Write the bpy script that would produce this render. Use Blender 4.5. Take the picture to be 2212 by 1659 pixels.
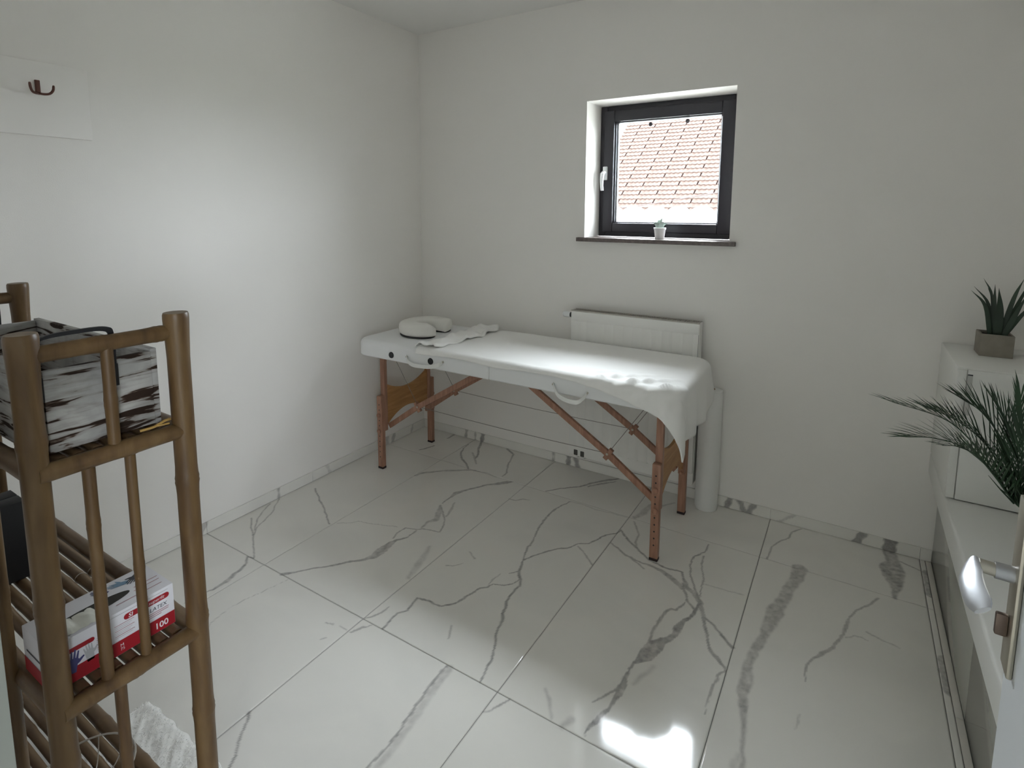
import bpy, bmesh, math, random
import numpy as np
from mathutils import Vector, Matrix

random.seed(7)
rng = np.random.default_rng(11)
scene = bpy.context.scene
COL = scene.collection
for o in list(bpy.data.objects):
    bpy.data.objects.remove(o)

# ------------------------------------------------------------------ camera
# (solved from the 60 x 120 cm floor tiles and the room's verticals)
FPX = 1197.58
CAMLOC = (2.51797, -2.88991, 1.51732)
CAMROT = (math.radians(82.87733), math.radians(-0.2420951), math.radians(31.81835))
PPY = 0.18685408
cam_data = bpy.data.cameras.new('camera')
cam = bpy.data.objects.new('camera', cam_data)
COL.objects.link(cam)
cam.location = CAMLOC
cam.rotation_euler = CAMROT
cam_data.sensor_fit = 'HORIZONTAL'
cam_data.sensor_width = 36.0
cam_data.lens = FPX / 2212.0 * 36.0
cam_data.shift_y = -PPY * FPX / 2212.0
cam_data.clip_start = 0.02
cam_data.clip_end = 200.0
scene.camera = cam

# ------------------------------------------------------------------ sky and daylight
world = bpy.data.worlds.new('daylight')
scene.world = world
world.use_nodes = True
wn = world.node_tree
wn.nodes.clear()
w_out = wn.nodes.new('ShaderNodeOutputWorld')
w_bg = wn.nodes.new('ShaderNodeBackground')
w_sky = wn.nodes.new('ShaderNodeTexSky')
w_sky.sky_type = 'NISHITA'
w_sky.sun_disc = False
w_sky.sun_elevation = math.radians(50)
w_sky.sun_rotation = math.radians(4)      # the hazy sun stands beyond the neighbour's roof
w_sky.air_density = 1.0
w_sky.dust_density = 1.2
w_sky.ozone_density = 1.0
w_bw = wn.nodes.new('ShaderNodeRGBToBW')     # bright white haze: keep the sky's brightness, take out most of its blue
w_tint = wn.nodes.new('ShaderNodeMix')
w_tint.data_type = 'RGBA'
w_tint.blend_type = 'MULTIPLY'
w_tint.inputs[0].default_value = 1.0
w_tint.inputs[7].default_value = (0.935, 0.985, 1.08, 1)
wn.links.new(w_sky.outputs['Color'], w_bw.inputs['Color'])
wn.links.new(w_bw.outputs['Val'], w_tint.inputs[6])
wn.links.new(w_tint.outputs[2], w_bg.inputs['Color'])
SKY_STRENGTH = 1.0
w_bg.inputs['Strength'].default_value = SKY_STRENGTH
wn.links.new(w_bg.outputs['Background'], w_out.inputs['Surface'])

# the window opening as a sampling portal for the sky (adds no light of its own)
pd = bpy.data.lights.new('window_portal', 'AREA')
pd.shape = 'RECTANGLE'
pd.size = 0.60
pd.size_y = 0.60
pd.cycles.is_portal = True
portal = bpy.data.objects.new('window_portal', pd)
COL.objects.link(portal)
portal.location = (1.595, 0.262, 1.735)
portal.rotation_euler = (math.radians(-90), 0, 0)

pd2 = bpy.data.lights.new('hall_portal', 'AREA')
pd2.shape = 'RECTANGLE'
pd2.size = 1.70
pd2.size_y = 1.4
pd2.cycles.is_portal = True
portal2 = bpy.data.objects.new('hall_portal', pd2)
COL.objects.link(portal2)
portal2.location = (5.02, -4.60, 1.35)
portal2.rotation_euler = (0, math.radians(90), 0)

vs = scene.view_settings
vs.view_transform = 'Standard'
vs.look = 'None'
vs.gamma = 1.0
vs.use_curve_mapping = False
vs.exposure = 2.53
cy = scene.cycles
cy.max_bounces = 10
cy.diffuse_bounces = 7
cy.glossy_bounces = 4
cy.transmission_bounces = 8
cy.transparent_max_bounces = 12
cy.sample_clamp_indirect = 8.0
cy.blur_glossy = 0.3

# ------------------------------------------------------------------ photo pixel -> place
def _rot(rx, ry, rz):
    cx, sx, cy_, sy, cz, sz = (math.cos(rx), math.sin(rx), math.cos(ry), math.sin(ry), math.cos(rz), math.sin(rz))
    Rx = np.array([[1, 0, 0], [0, cx, -sx], [0, sx, cx]])
    Ry = np.array([[cy_, 0, sy], [0, 1, 0], [-sy, 0, cy_]])
    Rz = np.array([[cz, -sz, 0], [sz, cz, 0], [0, 0, 1]])
    return Rz @ Ry @ Rx
RC = _rot(*CAMROT)
CC = np.array(CAMLOC)
def at(px, py, axis, v):
    """the point of the plane axis = v that a photo pixel looks at"""
    d = RC @ np.array([(px - 1106.0) / FPX, (829.5 - py) / FPX - PPY, -1.0])
    return CC + (v - CC[axis]) / d[axis] * d

# ------------------------------------------------------------------ materials
MATS = {}
def mat(name, color, rough=0.5, metal=0.0, spec=0.5, coat=0.0, bump=0.0, bump_scale=200.0, var=0.0, var_scale=6.0,
        transmission=0.0, ior=1.5, sheen=0.0, subsurface=0.0):
    if name in MATS:
        return MATS[name]
    m = bpy.data.materials.new(name)
    m.use_nodes = True
    nt = m.node_tree
    b = nt.nodes['Principled BSDF']
    b.inputs['Base Color'].default_value = (*color, 1)
    b.inputs['Roughness'].default_value = rough
    b.inputs['Metallic'].default_value = metal
    b.inputs['Specular IOR Level'].default_value = spec
    b.inputs['IOR'].default_value = ior
    b.inputs['Coat Weight'].default_value = coat
    b.inputs['Coat Roughness'].default_value = 0.05
    b.inputs['Transmission Weight'].default_value = transmission
    b.inputs['Sheen Weight'].default_value = sheen
    tc = nt.nodes.new('ShaderNodeTexCoord')
    if var > 0:
        n = nt.nodes.new('ShaderNodeTexNoise')
        n.inputs['Scale'].default_value = var_scale
        n.inputs['Detail'].default_value = 6
        nt.links.new(tc.outputs['Object'], n.inputs['Vector'])
        mr = nt.nodes.new('ShaderNodeMapRange')
        mr.inputs['From Min'].default_value = 0.25
        mr.inputs['From Max'].default_value = 0.75
        mr.inputs['To Min'].default_value = 1 - var
        mr.inputs['To Max'].default_value = 1 + var
        nt.links.new(n.outputs['Fac'], mr.inputs['Value'])
        mx = nt.nodes.new('ShaderNodeMix')
        mx.data_type = 'RGBA'
        mx.blend_type = 'MULTIPLY'
        mx.inputs[0].default_value = 1.0
        mx.inputs[6].default_value = (*color, 1)
        nt.links.new(mr.outputs['Result'], mx.inputs[7])
        nt.links.new(mx.outputs[2], b.inputs['Base Color'])
    if bump > 0:
        n2 = nt.nodes.new('ShaderNodeTexNoise')
        n2.inputs['Scale'].default_value = bump_scale
        n2.inputs['Detail'].default_value = 4
        nt.links.new(tc.outputs['Object'], n2.inputs['Vector'])
        bp = nt.nodes.new('ShaderNodeBump')
        bp.inputs['Strength'].default_value = bump
        bp.inputs['Distance'].default_value = 0.002
        nt.links.new(n2.outputs['Fac'], bp.inputs['Height'])
        nt.links.new(bp.outputs['Normal'], b.inputs['Normal'])
    MATS[name] = m
    return m

def ramp(nt, stops):
    r = nt.nodes.new('ShaderNodeValToRGB')
    el = r.color_ramp.elements
    while len(el) < len(stops):
        el.new(0.5)
    for e, (p, c) in zip(el, stops):
        e.position = p
        e.color = (*c, 1)
    return r

def grain_mat(name, stops, scale=(6, 6, 60), rough=0.5, bump=0.2, detail=8, distortion=0.6, spec=0.4, noise_scale=1.0):
    """wood-like streaks along the local Z (scale small = long)"""
    if name in MATS:
        return MATS[name]
    m = bpy.data.materials.new(name)
    m.use_nodes = True
    nt = m.node_tree
    b = nt.nodes['Principled BSDF']
    b.inputs['Roughness'].default_value = rough
    b.inputs['Specular IOR Level'].default_value = spec
    tc = nt.nodes.new('ShaderNodeTexCoord')
    mp = nt.nodes.new('ShaderNodeMapping')
    mp.inputs['Scale'].default_value = scale
    nt.links.new(tc.outputs['Object'], mp.inputs['Vector'])
    n = nt.nodes.new('ShaderNodeTexNoise')
    n.inputs['Scale'].default_value = noise_scale
    n.inputs['Detail'].default_value = detail
    n.inputs['Distortion'].default_value = distortion
    nt.links.new(mp.outputs['Vector'], n.inputs['Vector'])
    r = ramp(nt, stops)
    nt.links.new(n.outputs['Fac'], r.inputs['Fac'])
    nt.links.new(r.outputs['Color'], b.inputs['Base Color'])
    if bump:
        bp = nt.nodes.new('ShaderNodeBump')
        bp.inputs['Strength'].default_value = bump
        bp.inputs['Distance'].default_value = 0.002
        nt.links.new(n.outputs['Fac'], bp.inputs['Height'])
        nt.links.new(bp.outputs['Normal'], b.inputs['Normal'])
    MATS[name] = m
    return m

# plaster
M_WALL = mat('white_wall_plaster', (0.875, 0.852, 0.815), rough=0.9, spec=0.2, bump=0.12, bump_scale=260)
M_CEIL = mat('white_ceiling_plaster', (0.82, 0.81, 0.785), rough=0.92, spec=0.2)
M_HALL = mat('hall_plaster', (0.80, 0.79, 0.76), rough=0.9, spec=0.2)
M_GROUT = mat('grey_grout', (0.20, 0.20, 0.19), rough=0.9, spec=0.1)
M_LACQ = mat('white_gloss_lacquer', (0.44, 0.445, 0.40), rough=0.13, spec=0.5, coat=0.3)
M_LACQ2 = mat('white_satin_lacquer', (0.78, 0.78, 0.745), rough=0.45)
M_DOOR = mat('white_door_paint', (0.74, 0.77, 0.80), rough=0.35)
M_JAMB = mat('grey_door_frame', (0.23, 0.24, 0.215), rough=0.5)
M_CHROME = mat('chrome', (0.50, 0.51, 0.53), rough=0.34, metal=1.0)
M_STEEL = mat('brushed_steel', (0.52, 0.49, 0.42), rough=0.35, metal=1.0)
M_BLACK = mat('black_plastic', (0.012, 0.012, 0.014), rough=0.4)
M_RUBBER = mat('dark_rubber', (0.03, 0.015, 0.015), rough=0.7)
M_BRONZE = mat('brown_bronze', (0.13, 0.055, 0.04), rough=0.45, metal=0.35)
M_ANTH = mat('anthracite_frame', (0.035, 0.033, 0.04), rough=0.45, spec=0.4)
M_WPLAST = mat('white_plastic', (0.78, 0.79, 0.79), rough=0.35)
M_STONE = mat('brown_sill_stone', (0.16, 0.13, 0.12), rough=0.35, var=0.35, var_scale=60)
M_RAD = mat('white_radiator_enamel', (0.84, 0.83, 0.795), rough=0.35)
M_RADIN = mat('radiator_inside', (0.18, 0.16, 0.14), rough=0.8)
M_VINYL = mat('white_vinyl', (0.81, 0.815, 0.81), rough=0.38, bump=0.08, bump_scale=420)
M_TOWEL = mat('white_terry', (0.92, 0.91, 0.88), rough=0.95, spec=0.1, bump=0.5, bump_scale=700, sheen=0.3)
M_CUSH = mat('cream_cushion_fabric', (0.80, 0.785, 0.735), rough=0.8, spec=0.2, bump=0.2, bump_scale=500)
M_PAPER = mat('white_roll_paper', (0.80, 0.80, 0.775), rough=0.75, spec=0.2)
M_CORD = mat('grey_cord', (0.22, 0.20, 0.18), rough=0.6)
M_WHITECORD = mat('white_strap', (0.80, 0.80, 0.77), rough=0.6)
M_GREEN = mat('dark_green_leaf', (0.022, 0.045, 0.024), rough=0.42, var=0.45, var_scale=9)
M_GREEN2 = mat('palm_leaf', (0.020, 0.055, 0.022), rough=0.4, var=0.5, var_scale=12)
M_PALE = mat('pale_leaf', (0.40, 0.47, 0.42), rough=0.5)
M_STEM = mat('pale_stem', (0.55, 0.62, 0.52), rough=0.5)
M_CONC = mat('concrete_pot', (0.27, 0.245, 0.205), rough=0.85, spec=0.2, var=0.12, var_scale=30, bump=0.2)
M_SOIL = mat('dark_soil', (0.02, 0.015, 0.012), rough=1.0)
M_FOIL = mat('clear_film', (0.62, 0.62, 0.54), rough=0.12, spec=0.8)
M_CARD = mat('white_print_card', (0.66, 0.65, 0.67), rough=0.5)
M_RED = mat('red_print', (0.30, 0.008, 0.015), rough=0.5)
M_PRINTK = mat('dark_print', (0.03, 0.03, 0.04), rough=0.5)
M_PRINTB = mat('violet_blue_print', (0.05, 0.05, 0.16), rough=0.5)
M_PRINTLB = mat('pale_blue_print', (0.16, 0.26, 0.36), rough=0.5)
M_PRINTG = mat('grey_print', (0.42, 0.42, 0.42), rough=0.5)
M_PRINTW = mat('white_print', (0.70, 0.66, 0.66), rough=0.5)
M_PRINTP = mat('rose_print', (0.33, 0.10, 0.12), rough=0.5)
M_SLOT = mat('box_inside', (0.03, 0.028, 0.022), rough=0.8)
M_BLKBOX = mat('black_card', (0.010, 0.010, 0.011), rough=0.5)
M_STRAW = mat('straw_tie', (0.42, 0.26, 0.07), rough=0.7)
M_WIRE = mat('pale_wire', (0.45, 0.42, 0.38), rough=0.3, metal=0.5)
M_MAT = mat('fluffy_white_pile', (0.96, 0.95, 0.92), rough=1.0, spec=0.05, sheen=0.3)
M_CLAY = mat('clay_roof_tile', (0.110, 0.075, 0.062), rough=0.85, spec=0.2, var=0.22, var_scale=2.4)
M_CLAYD = mat('roof_batten_gap', (0.030, 0.012, 0.010), rough=0.9)
M_OUTW = mat('white_barrel_roof', (0.80, 0.80, 0.77), rough=0.8)
M_OUTWALL = mat('pale_render', (0.5, 0.47, 0.42), rough=0.9)
M_GROUND = mat('garden_ground', (0.22, 0.23, 0.18), rough=1.0)
M_CABLE = mat('overhead_cable', (0.06, 0.03, 0.03), rough=0.6)

M_BAMBOO = grain_mat('brown_bamboo', [(0.30, (0.060, 0.030, 0.011)), (0.52, (0.112, 0.064, 0.024)), (0.75, (0.160, 0.100, 0.042))],
                     scale=(30, 30, 5), rough=0.42, bump=0.15)
M_SLAT = grain_mat('bamboo_slat', [(0.30, (0.085, 0.048, 0.024)), (0.55, (0.150, 0.093, 0.047)), (0.75, (0.20, 0.135, 0.075))],
                   scale=(5, 40, 40), rough=0.45, bump=0.1)
M_BEECH = grain_mat('reddish_beech', [(0.30, (0.27, 0.135, 0.085)), (0.55, (0.385, 0.205, 0.135)), (0.75, (0.47, 0.275, 0.19))],
                    scale=(60, 60, 6), rough=0.45, bump=0.05)
M_PLY = grain_mat('golden_plywood', [(0.30, (0.36, 0.17, 0.055)), (0.55, (0.46, 0.235, 0.085)), (0.75, (0.53, 0.29, 0.12))],
                  scale=(40, 6, 50), rough=0.45, bump=0.05)
def crate_mat():
    m = bpy.data.materials.new('weathered_crate_wood')
    m.use_nodes = True
    nt = m.node_tree
    b = nt.nodes['Principled BSDF']
    b.inputs['Roughness'].default_value = 0.85
    b.inputs['Specular IOR Level'].default_value = 0.2
    tc = nt.nodes.new('ShaderNodeTexCoord')
    def noise(scale, detail, dist):
        mp = nt.nodes.new('ShaderNodeMapping')
        mp.inputs['Scale'].default_value = scale
        nt.links.new(tc.outputs['Object'], mp.inputs['Vector'])
        n = nt.nodes.new('ShaderNodeTexNoise')
        n.inputs['Scale'].default_value = 1.0
        n.inputs['Detail'].default_value = detail
        n.inputs['Distortion'].default_value = dist
        nt.links.new(mp.outputs['Vector'], n.inputs['Vector'])
        return n
    grain = noise((7, 7, 75), 7, 0.9)
    patch = noise((7, 7, 17), 4, 0.6)
    tone = noise((9, 9, 9), 5, 0.2)
    add = nt.nodes.new('ShaderNodeMath')
    add.operation = 'MULTIPLY_ADD'
    add.inputs[1].default_value = 0.75
    nt.links.new(patch.outputs['Fac'], add.inputs[0])
    nt.links.new(grain.outputs['Fac'], add.inputs[2])
    r = ramp(nt, [(0.80, (0.38, 0.37, 0.35)), (0.945, (0.28, 0.265, 0.245)), (0.975, (0.085, 0.058, 0.042)), (1.0, (0.026, 0.015, 0.010))])
    nt.links.new(add.outputs[0], r.inputs['Fac'])
    mr = nt.nodes.new('ShaderNodeMapRange')
    mr.inputs['From Min'].default_value = 0.3
    mr.inputs['From Max'].default_value = 0.7
    mr.inputs['To Min'].default_value = 0.6
    mr.inputs['To Max'].default_value = 1.25
    nt.links.new(tone.outputs['Fac'], mr.inputs['Value'])
    mx = nt.nodes.new('ShaderNodeMix')
    mx.data_type = 'RGBA'
    mx.blend_type = 'MULTIPLY'
    mx.inputs[0].default_value = 1.0
    nt.links.new(r.outputs['Color'], mx.inputs[6])
    nt.links.new(mr.outputs['Result'], mx.inputs[7])
    nt.links.new(mx.outputs[2], b.inputs['Base Color'])
    bp = nt.nodes.new('ShaderNodeBump')
    bp.inputs['Strength'].default_value = 0.6
    bp.inputs['Distance'].default_value = 0.002
    bp.invert = True
    nt.links.new(add.outputs[0], bp.inputs['Height'])
    nt.links.new(bp.outputs['Normal'], b.inputs['Normal'])
    return m
M_CRATE = crate_mat()

def glass_mat():
    m = bpy.data.materials.new('window_glass')
    m.use_nodes = True
    nt = m.node_tree
    nt.nodes.clear()
    o = nt.nodes.new('ShaderNodeOutputMaterial')
    t = nt.nodes.new('ShaderNodeBsdfTransparent')
    t.inputs['Color'].default_value = (0.97, 0.98, 0.975, 1)
    g = nt.nodes.new('ShaderNodeBsdfGlossy')
    g.inputs['Roughness'].default_value = 0.02
    lw = nt.nodes.new('ShaderNodeLayerWeight')
    pw = nt.nodes.new('ShaderNodeMath')
    pw.operation = 'POWER'
    pw.inputs[1].default_value = 5.0
    nt.links.new(lw.outputs['Facing'], pw.inputs[0])
    f = nt.nodes.new('ShaderNodeMath')
    f.operation = 'MULTIPLY_ADD'
    f.inputs[1].default_value = 0.96
    f.inputs[2].default_value = 0.02
    nt.links.new(pw.outputs[0], f.inputs[0])
    mx = nt.nodes.new('ShaderNodeMixShader')
    nt.links.new(f.outputs[0], mx.inputs[0])
    nt.links.new(t.outputs[0], mx.inputs[1])
    nt.links.new(g.outputs[0], mx.inputs[2])
    nt.links.new(mx.outputs[0], o.inputs['Surface'])
    return m
M_GLASS = glass_mat()

def marble_mat():
    m = bpy.data.materials.new('polished_white_marble')
    m.use_nodes = True
    nt = m.node_tree
    b = nt.nodes['Principled BSDF']
    b.inputs['Roughness'].default_value = 0.075
    b.inputs['Specular IOR Level'].default_value = 0.55
    b.inputs['IOR'].default_value = 1.52
    a = nt.nodes.new('ShaderNodeAttribute')
    a.attribute_name = 'vein'
    geo = nt.nodes.new('ShaderNodeNewGeometry')
    n = nt.nodes.new('ShaderNodeTexNoise')
    n.inputs['Scale'].default_value = 2.2
    n.inputs['Detail'].default_value = 7
    n.inputs['Distortion'].default_value = 0.8
    nt.links.new(geo.outputs['Position'], n.inputs['Vector'])
    r = ramp(nt, [(0.30, (0.77, 0.755, 0.715)), (0.55, (0.83, 0.812, 0.765))])
    nt.links.new(n.outputs['Fac'], r.inputs['Fac'])
    n2 = nt.nodes.new('ShaderNodeTexNoise')
    n2.inputs['Scale'].default_value = 55
    n2.inputs['Detail'].default_value = 5
    nt.links.new(geo.outputs['Position'], n2.inputs['Vector'])
    r2 = ramp(nt, [(0.35, (0.24, 0.23, 0.225)), (0.65, (0.36, 0.345, 0.335))])
    nt.links.new(n2.outputs['Fac'], r2.inputs['Fac'])
    mx = nt.nodes.new('ShaderNodeMix')
    mx.data_type = 'RGBA'
    nt.links.new(a.outputs['Fac'], mx.inputs[0])
    nt.links.new(r.outputs['Color'], mx.inputs[6])
    nt.links.new(r2.outputs['Color'], mx.inputs[7])
    nt.links.new(mx.outputs[2], b.inputs['Base Color'])
    return m
M_MARBLE = marble_mat()

# ------------------------------------------------------------------ mesh helpers
class MB:
    def __init__(s):
        s.v = []
        s.f = []
    def add(s, vs, fs):
        k = len(s.v)
        s.v += [tuple(map(float, p)) for p in vs]
        s.f += [tuple(i + k for i in f) for f in fs]
        return s
    def box(s, x0, x1, y0, y1, z0, z1, bevel=0.0, seg=2):
        if bevel <= 0:
            vs = [(x, y, z) for z in (z0, z1) for y in (y0, y1) for x in (x0, x1)]
            return s.add(vs, [(0, 2, 3, 1), (4, 5, 7, 6), (0, 1, 5, 4), (2, 6, 7, 3), (0, 4, 6, 2), (1, 3, 7, 5)])
        bm = bmesh.new()
        bmesh.ops.create_cube(bm, size=1.0)
        for v in bm.verts:
            v.co = ((x0 + x1) / 2 + v.co.x * (x1 - x0), (y0 + y1) / 2 + v.co.y * (y1 - y0), (z0 + z1) / 2 + v.co.z * (z1 - z0))
        bmesh.ops.bevel(bm, geom=bm.edges[:], offset=bevel, segments=seg, profile=0.5, affect='EDGES')
        bm.verts.ensure_lookup_table()
        bm.verts.index_update()
        s.add([v.co[:] for v in bm.verts], [tuple(v.index for v in f.verts) for f in bm.faces])
        bm.free()
        return s
    def bar(s, p0, p1, w, h, up=(0, 0, 1), bevel=0.0):
        """a straight bar of section w (sideways) x h (along up)"""
        p0, p1 = Vector(p0), Vector(p1)
        d = (p1 - p0)
        L = d.length
        d.normalize()
        u = Vector(up)
        side = d.cross(u).normalized()
        u = side.cross(d).normalized()
        t = MB().box(-w / 2, w / 2, -h / 2, h / 2, 0, L, bevel)
        return s.add([tuple(p0 + side * a + u * b + d * c) for a, b, c in t.v], t.f)
    def tube(s, pts, r, n=12, caps=True):
        pts = [Vector(p) for p in pts]
        if not hasattr(r, '__len__'):
            r = [r] * len(pts)
        rings = []
        ref = None
        for i, p in enumerate(pts):
            a = pts[max(i - 1, 0)]
            b = pts[min(i + 1, len(pts) - 1)]
            t = (b - a).normalized()
            if ref is None:
                ref = Vector((0, 0, 1)) if abs(t.z) < 0.9 else Vector((1, 0, 0))
            u = (ref - t * ref.dot(t)).normalized()
            ref = u
            w = t.cross(u)
            rings.append([p + (u * math.cos(2 * math.pi * k / n) + w * math.sin(2 * math.pi * k / n)) * r[i] for k in range(n)])
        vs = [q for ring in rings for q in ring]
        fs = []
        for i in range(len(pts) - 1):
            for k in range(n):
                a = i * n + k
                b = i * n + (k + 1) % n
                fs.append((a, b, b + n, a + n))
        if caps:
            fs.append(tuple(reversed(range(n))))
            fs.append(tuple(range(len(vs) - n, len(vs))))
        return s.add(vs, fs)
    def lathe(s, prof, c=(0, 0, 0), n=28):
        vs = []
        for r, z in prof:
            for k in range(n):
                a = 2 * math.pi * k / n
                vs.append((c[0] + r * math.cos(a), c[1] + r * math.sin(a), c[2] + z))
        fs = []
        for i in range(len(prof) - 1):
            for k in range(n):
                a = i * n + k
                b = i * n + (k + 1) % n
                fs.append((a, b, b + n, a + n))
        if prof[0][0] > 1e-5:
            fs.append(tuple(reversed(range(n))))
        if prof[-1][0] > 1e-5:
            fs.append(tuple(range(len(vs) - n, len(vs))))
        return s.add(vs, fs)
    def prism(s, poly, axis, a0, a1):
        """polygon (2D, counter-clockwise) extruded along an axis; poly in the two other axes"""
        n = len(poly)
        def mk(p, a):
            if axis == 0:
                return (a, p[0], p[1])
            if axis == 1:
                return (p[0], a, p[1])
            return (p[0], p[1], a)
        vs = [mk(p, a0) for p in poly] + [mk(p, a1) for p in poly]
        fs = [tuple(reversed(range(n))), tuple(range(n, 2 * n))]
        for i in range(n):
            j = (i + 1) % n
            fs.append((i, j, j + n, i + n))
        return s.add(vs, fs)
    def sheet(s, poly, mk):
        k = len(s.v)
        return s.add([mk(*p) for p in poly], [tuple(range(len(poly)))])
    def build(s, name, material, parent=None, smooth=True, angle=35, local=False):
        me = bpy.data.meshes.new(name)
        v = np.array(s.v, float)
        if parent is not None and not local:
            v = v - np.array(base_of(parent))
        me.from_pydata([tuple(p) for p in v], [], s.f)
        bm = bmesh.new()
        bm.from_mesh(me)
        bmesh.ops.recalc_face_normals(bm, faces=bm.faces[:])
        bm.to_mesh(me)
        bm.free()
        if smooth:
            me.shade_smooth()
            me.set_sharp_from_angle(angle=math.radians(angle))
        me.materials.append(material)
        o = bpy.data.objects.new(name, me)
        COL.objects.link(o)
        if parent is not None:
            o.parent = parent
        return o

BASE = {}
def base_of(o):
    p = (0.0, 0.0, 0.0)
    while o is not None:
        p = (p[0] + o.location.x, p[1] + o.location.y, p[2] + o.location.z)
        o = o.parent
    return p

def tag(o, label=None, category=None, group=None, kind=None):
    if label:
        o['label'] = label
    if category:
        o['category'] = category
    if group:
        o['group'] = group
    if kind:
        o['kind'] = kind
    return o

def thing(name, label, category, loc=(0, 0, 0), group=None, rotz=0.0):
    o = bpy.data.objects.new(name, None)
    COL.objects.link(o)
    o.location = loc
    o.rotation_euler = (0, 0, rotz)
    o.empty_display_size = 0.05
    return tag(o, label, category, group)

def struct(name, label=None, category=None, loc=(0, 0, 0)):
    o = bpy.data.objects.new(name, None)
    COL.objects.link(o)
    o.location = loc
    o.empty_display_size = 0.05
    return tag(o, label, category, kind='structure')

def dup(o, name=None, parent=None, loc=None):
    c = o.copy()
    COL.objects.link(c)
    if parent is not None:
        c.parent = parent
    if loc is not None:
        c.location = loc
    return c

# ================================================================== the room
XR = 3.27          # right wall (behind the white units)
CEIL = 2.652
YS = -2.70         # inner face of the wall with the doorway
WX0, WX1, WZ0, WZ1 = 1.208, 1.986, 1.372, 2.118    # window opening in the back wall
DX0, DX1, DZ1 = 1.662, 2.715, 2.06                 # doorway

def S(mb, name, material, label, parent=None):
    o = mb.build(name, material, parent, smooth=False)
    tag(o, label, 'wall' if name.startswith('wall') else name.split('_')[0], kind='structure')
    return o

w = MB()
w.box(-0.15, WX0, 0, 0.36, -0.05, CEIL)
w.box(WX1, XR + 0.15, 0, 0.36, -0.05, CEIL)
w.box(WX0, WX1, 0, 0.36, -0.05, WZ0 - 0.022)
w.box(WX0, WX1, 0, 0.36, WZ1, CEIL)
S(w, 'wall_back', M_WALL, 'white plastered back wall around the small window')
S(MB().box(-0.15, 0, YS - 0.15, 0.0, -0.05, CEIL), 'wall_left', M_WALL, 'bare white plastered wall on the left with hook board')
S(MB().box(XR, XR + 0.15, YS - 0.15, 0, -0.05, CEIL), 'wall_right', M_WALL, 'white plastered wall behind the white units')
w = MB()
w.box(0, DX0, YS - 0.15, YS, -0.05, CEIL)
w.box(DX1, XR, YS - 0.15, YS, -0.05, CEIL)
w.box(DX0, DX1, YS - 0.15, YS, DZ1, CEIL)
S(w, 'wall_front', M_WALL, 'white wall with the doorway into the room')
S(MB().box(-0.15, XR + 0.15, YS - 0.15, 0.36, CEIL, CEIL + 0.12), 'ceiling', M_CEIL, 'plain white ceiling of the room')

# hallway behind the doorway, with an unseen end window added to brighten the room
HX0, HX1, HY0 = 0.9, 4.9, -5.9
HY1 = YS - 0.15
HWY0, HWY1, HWZ0, HWZ1 = -5.30, -3.90, 0.50, 2.20
S(MB().box(HX0 - 0.12, HX0, HY0, HY1, -0.05, CEIL), 'wall_hall_left', M_HALL, 'white left wall of the hallway outside the doorway')
w = MB()
w.box(HX1, HX1 + 0.2, HY0, HWY0, -0.05, CEIL)
w.box(HX1, HX1 + 0.2, HWY1, HY1 + .12, -0.05, CEIL)
w.box(HX1, HX1 + 0.2, HWY0, HWY1, -0.05, HWZ0)
w.box(HX1, HX1 + 0.2, HWY0, HWY1, HWZ1, CEIL)
S(w, 'wall_hall_right', M_HALL, 'white right end wall of the hallway around the added window')
S(MB().box(HX0 - 0.12, HX1 + 0.2, HY0 - 0.2, HY0, -0.05, CEIL), 'wall_hall_front', M_HALL, 'white hallway wall facing the doorway')
S(MB().box(HX0 - 0.12, HX1 + 0.2, HY0 - 0.2, HY1, CEIL, CEIL + 0.12), 'ceiling_hall', M_HALL, 'white ceiling of the hallway outside the doorway')
w = MB().box(XR + 0.15, HX1, HY1, HY1 + 0.12, -0.05, CEIL)
S(w, 'wall_hall_back', M_HALL, 'white hallway wall beside the doorway wall')

# ------------------------------------------------------------------ floor: 60 x 120 marble tiles, veins traced tile by tile
VEINS = []          # (x0, y0, h0, x1, y1, h1, strength, softness)
def vein(pts, s=1.0, soft=0.0018, wd=None):
    q = []
    for p in pts:
        w_ = p[2] if len(p) > 2 else wd
        P = at(p[0], p[1], 2, 0.0)
        depth = -((P - CC) @ RC)[2]
        q.append((P[0], P[1], w_ * depth / FPX * 0.60))
    for a, b in zip(q[:-1], q[1:]):
        VEINS.append((*a, *b, s, soft))

vein([(544, 1119), (542, 1137), (546, 1157), (547.5, 1177.5), (548.6, 1204.7)], .9, wd=2)
vein([(547.5, 1157), (553, 1141), (571, 1123), (585, 1110), (603, 1076)], .8, wd=2)
vein([(549, 1146), (555.4, 1121), (569, 1103), (582.5, 1089)], .8, wd=2)
vein([(548, 1206, 2), (534, 1202, 3), (531.7, 1216, 4), (521.5, 1228.4, 6), (503.4, 1243, 7), (489.9, 1254.4, 9), (476.3, 1263.4, 7), (458.2, 1273.6, 4), (444.7, 1279.3, 3), (431.1, 1288.3, 4), (400, 1303, 3)], .9)
vein([(623, 1252), (584.8, 1270), (526, 1297), (494, 1315), (476, 1329), (458, 1345), (440, 1370), (426, 1385)], .5, wd=1.5)
vein([(680, 1055), (691, 1080), (702, 1103), (707, 1121), (711, 1132)], .9, wd=2.5)
vein([(610, 1240, 7), (639, 1236, 4), (675, 1228, 3), (718, 1221.6, 5), (745, 1216, 5), (790, 1208, 6), (808.5, 1201, 15), (826.6, 1187.6, 20), (844.7, 1174, 13), (856, 1167.3, 5), (880.8, 1160.5, 3), (899, 1147, 3)], .85)
vein([(849, 1162.7), (858, 1151.4), (876.3, 1140), (899, 1143.5), (912.5, 1142.4), (926, 1144.7), (948.6, 1149.2), (957.7, 1135.6), (960, 1117.5), (953, 1095)], .8, wd=2.5)
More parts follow.
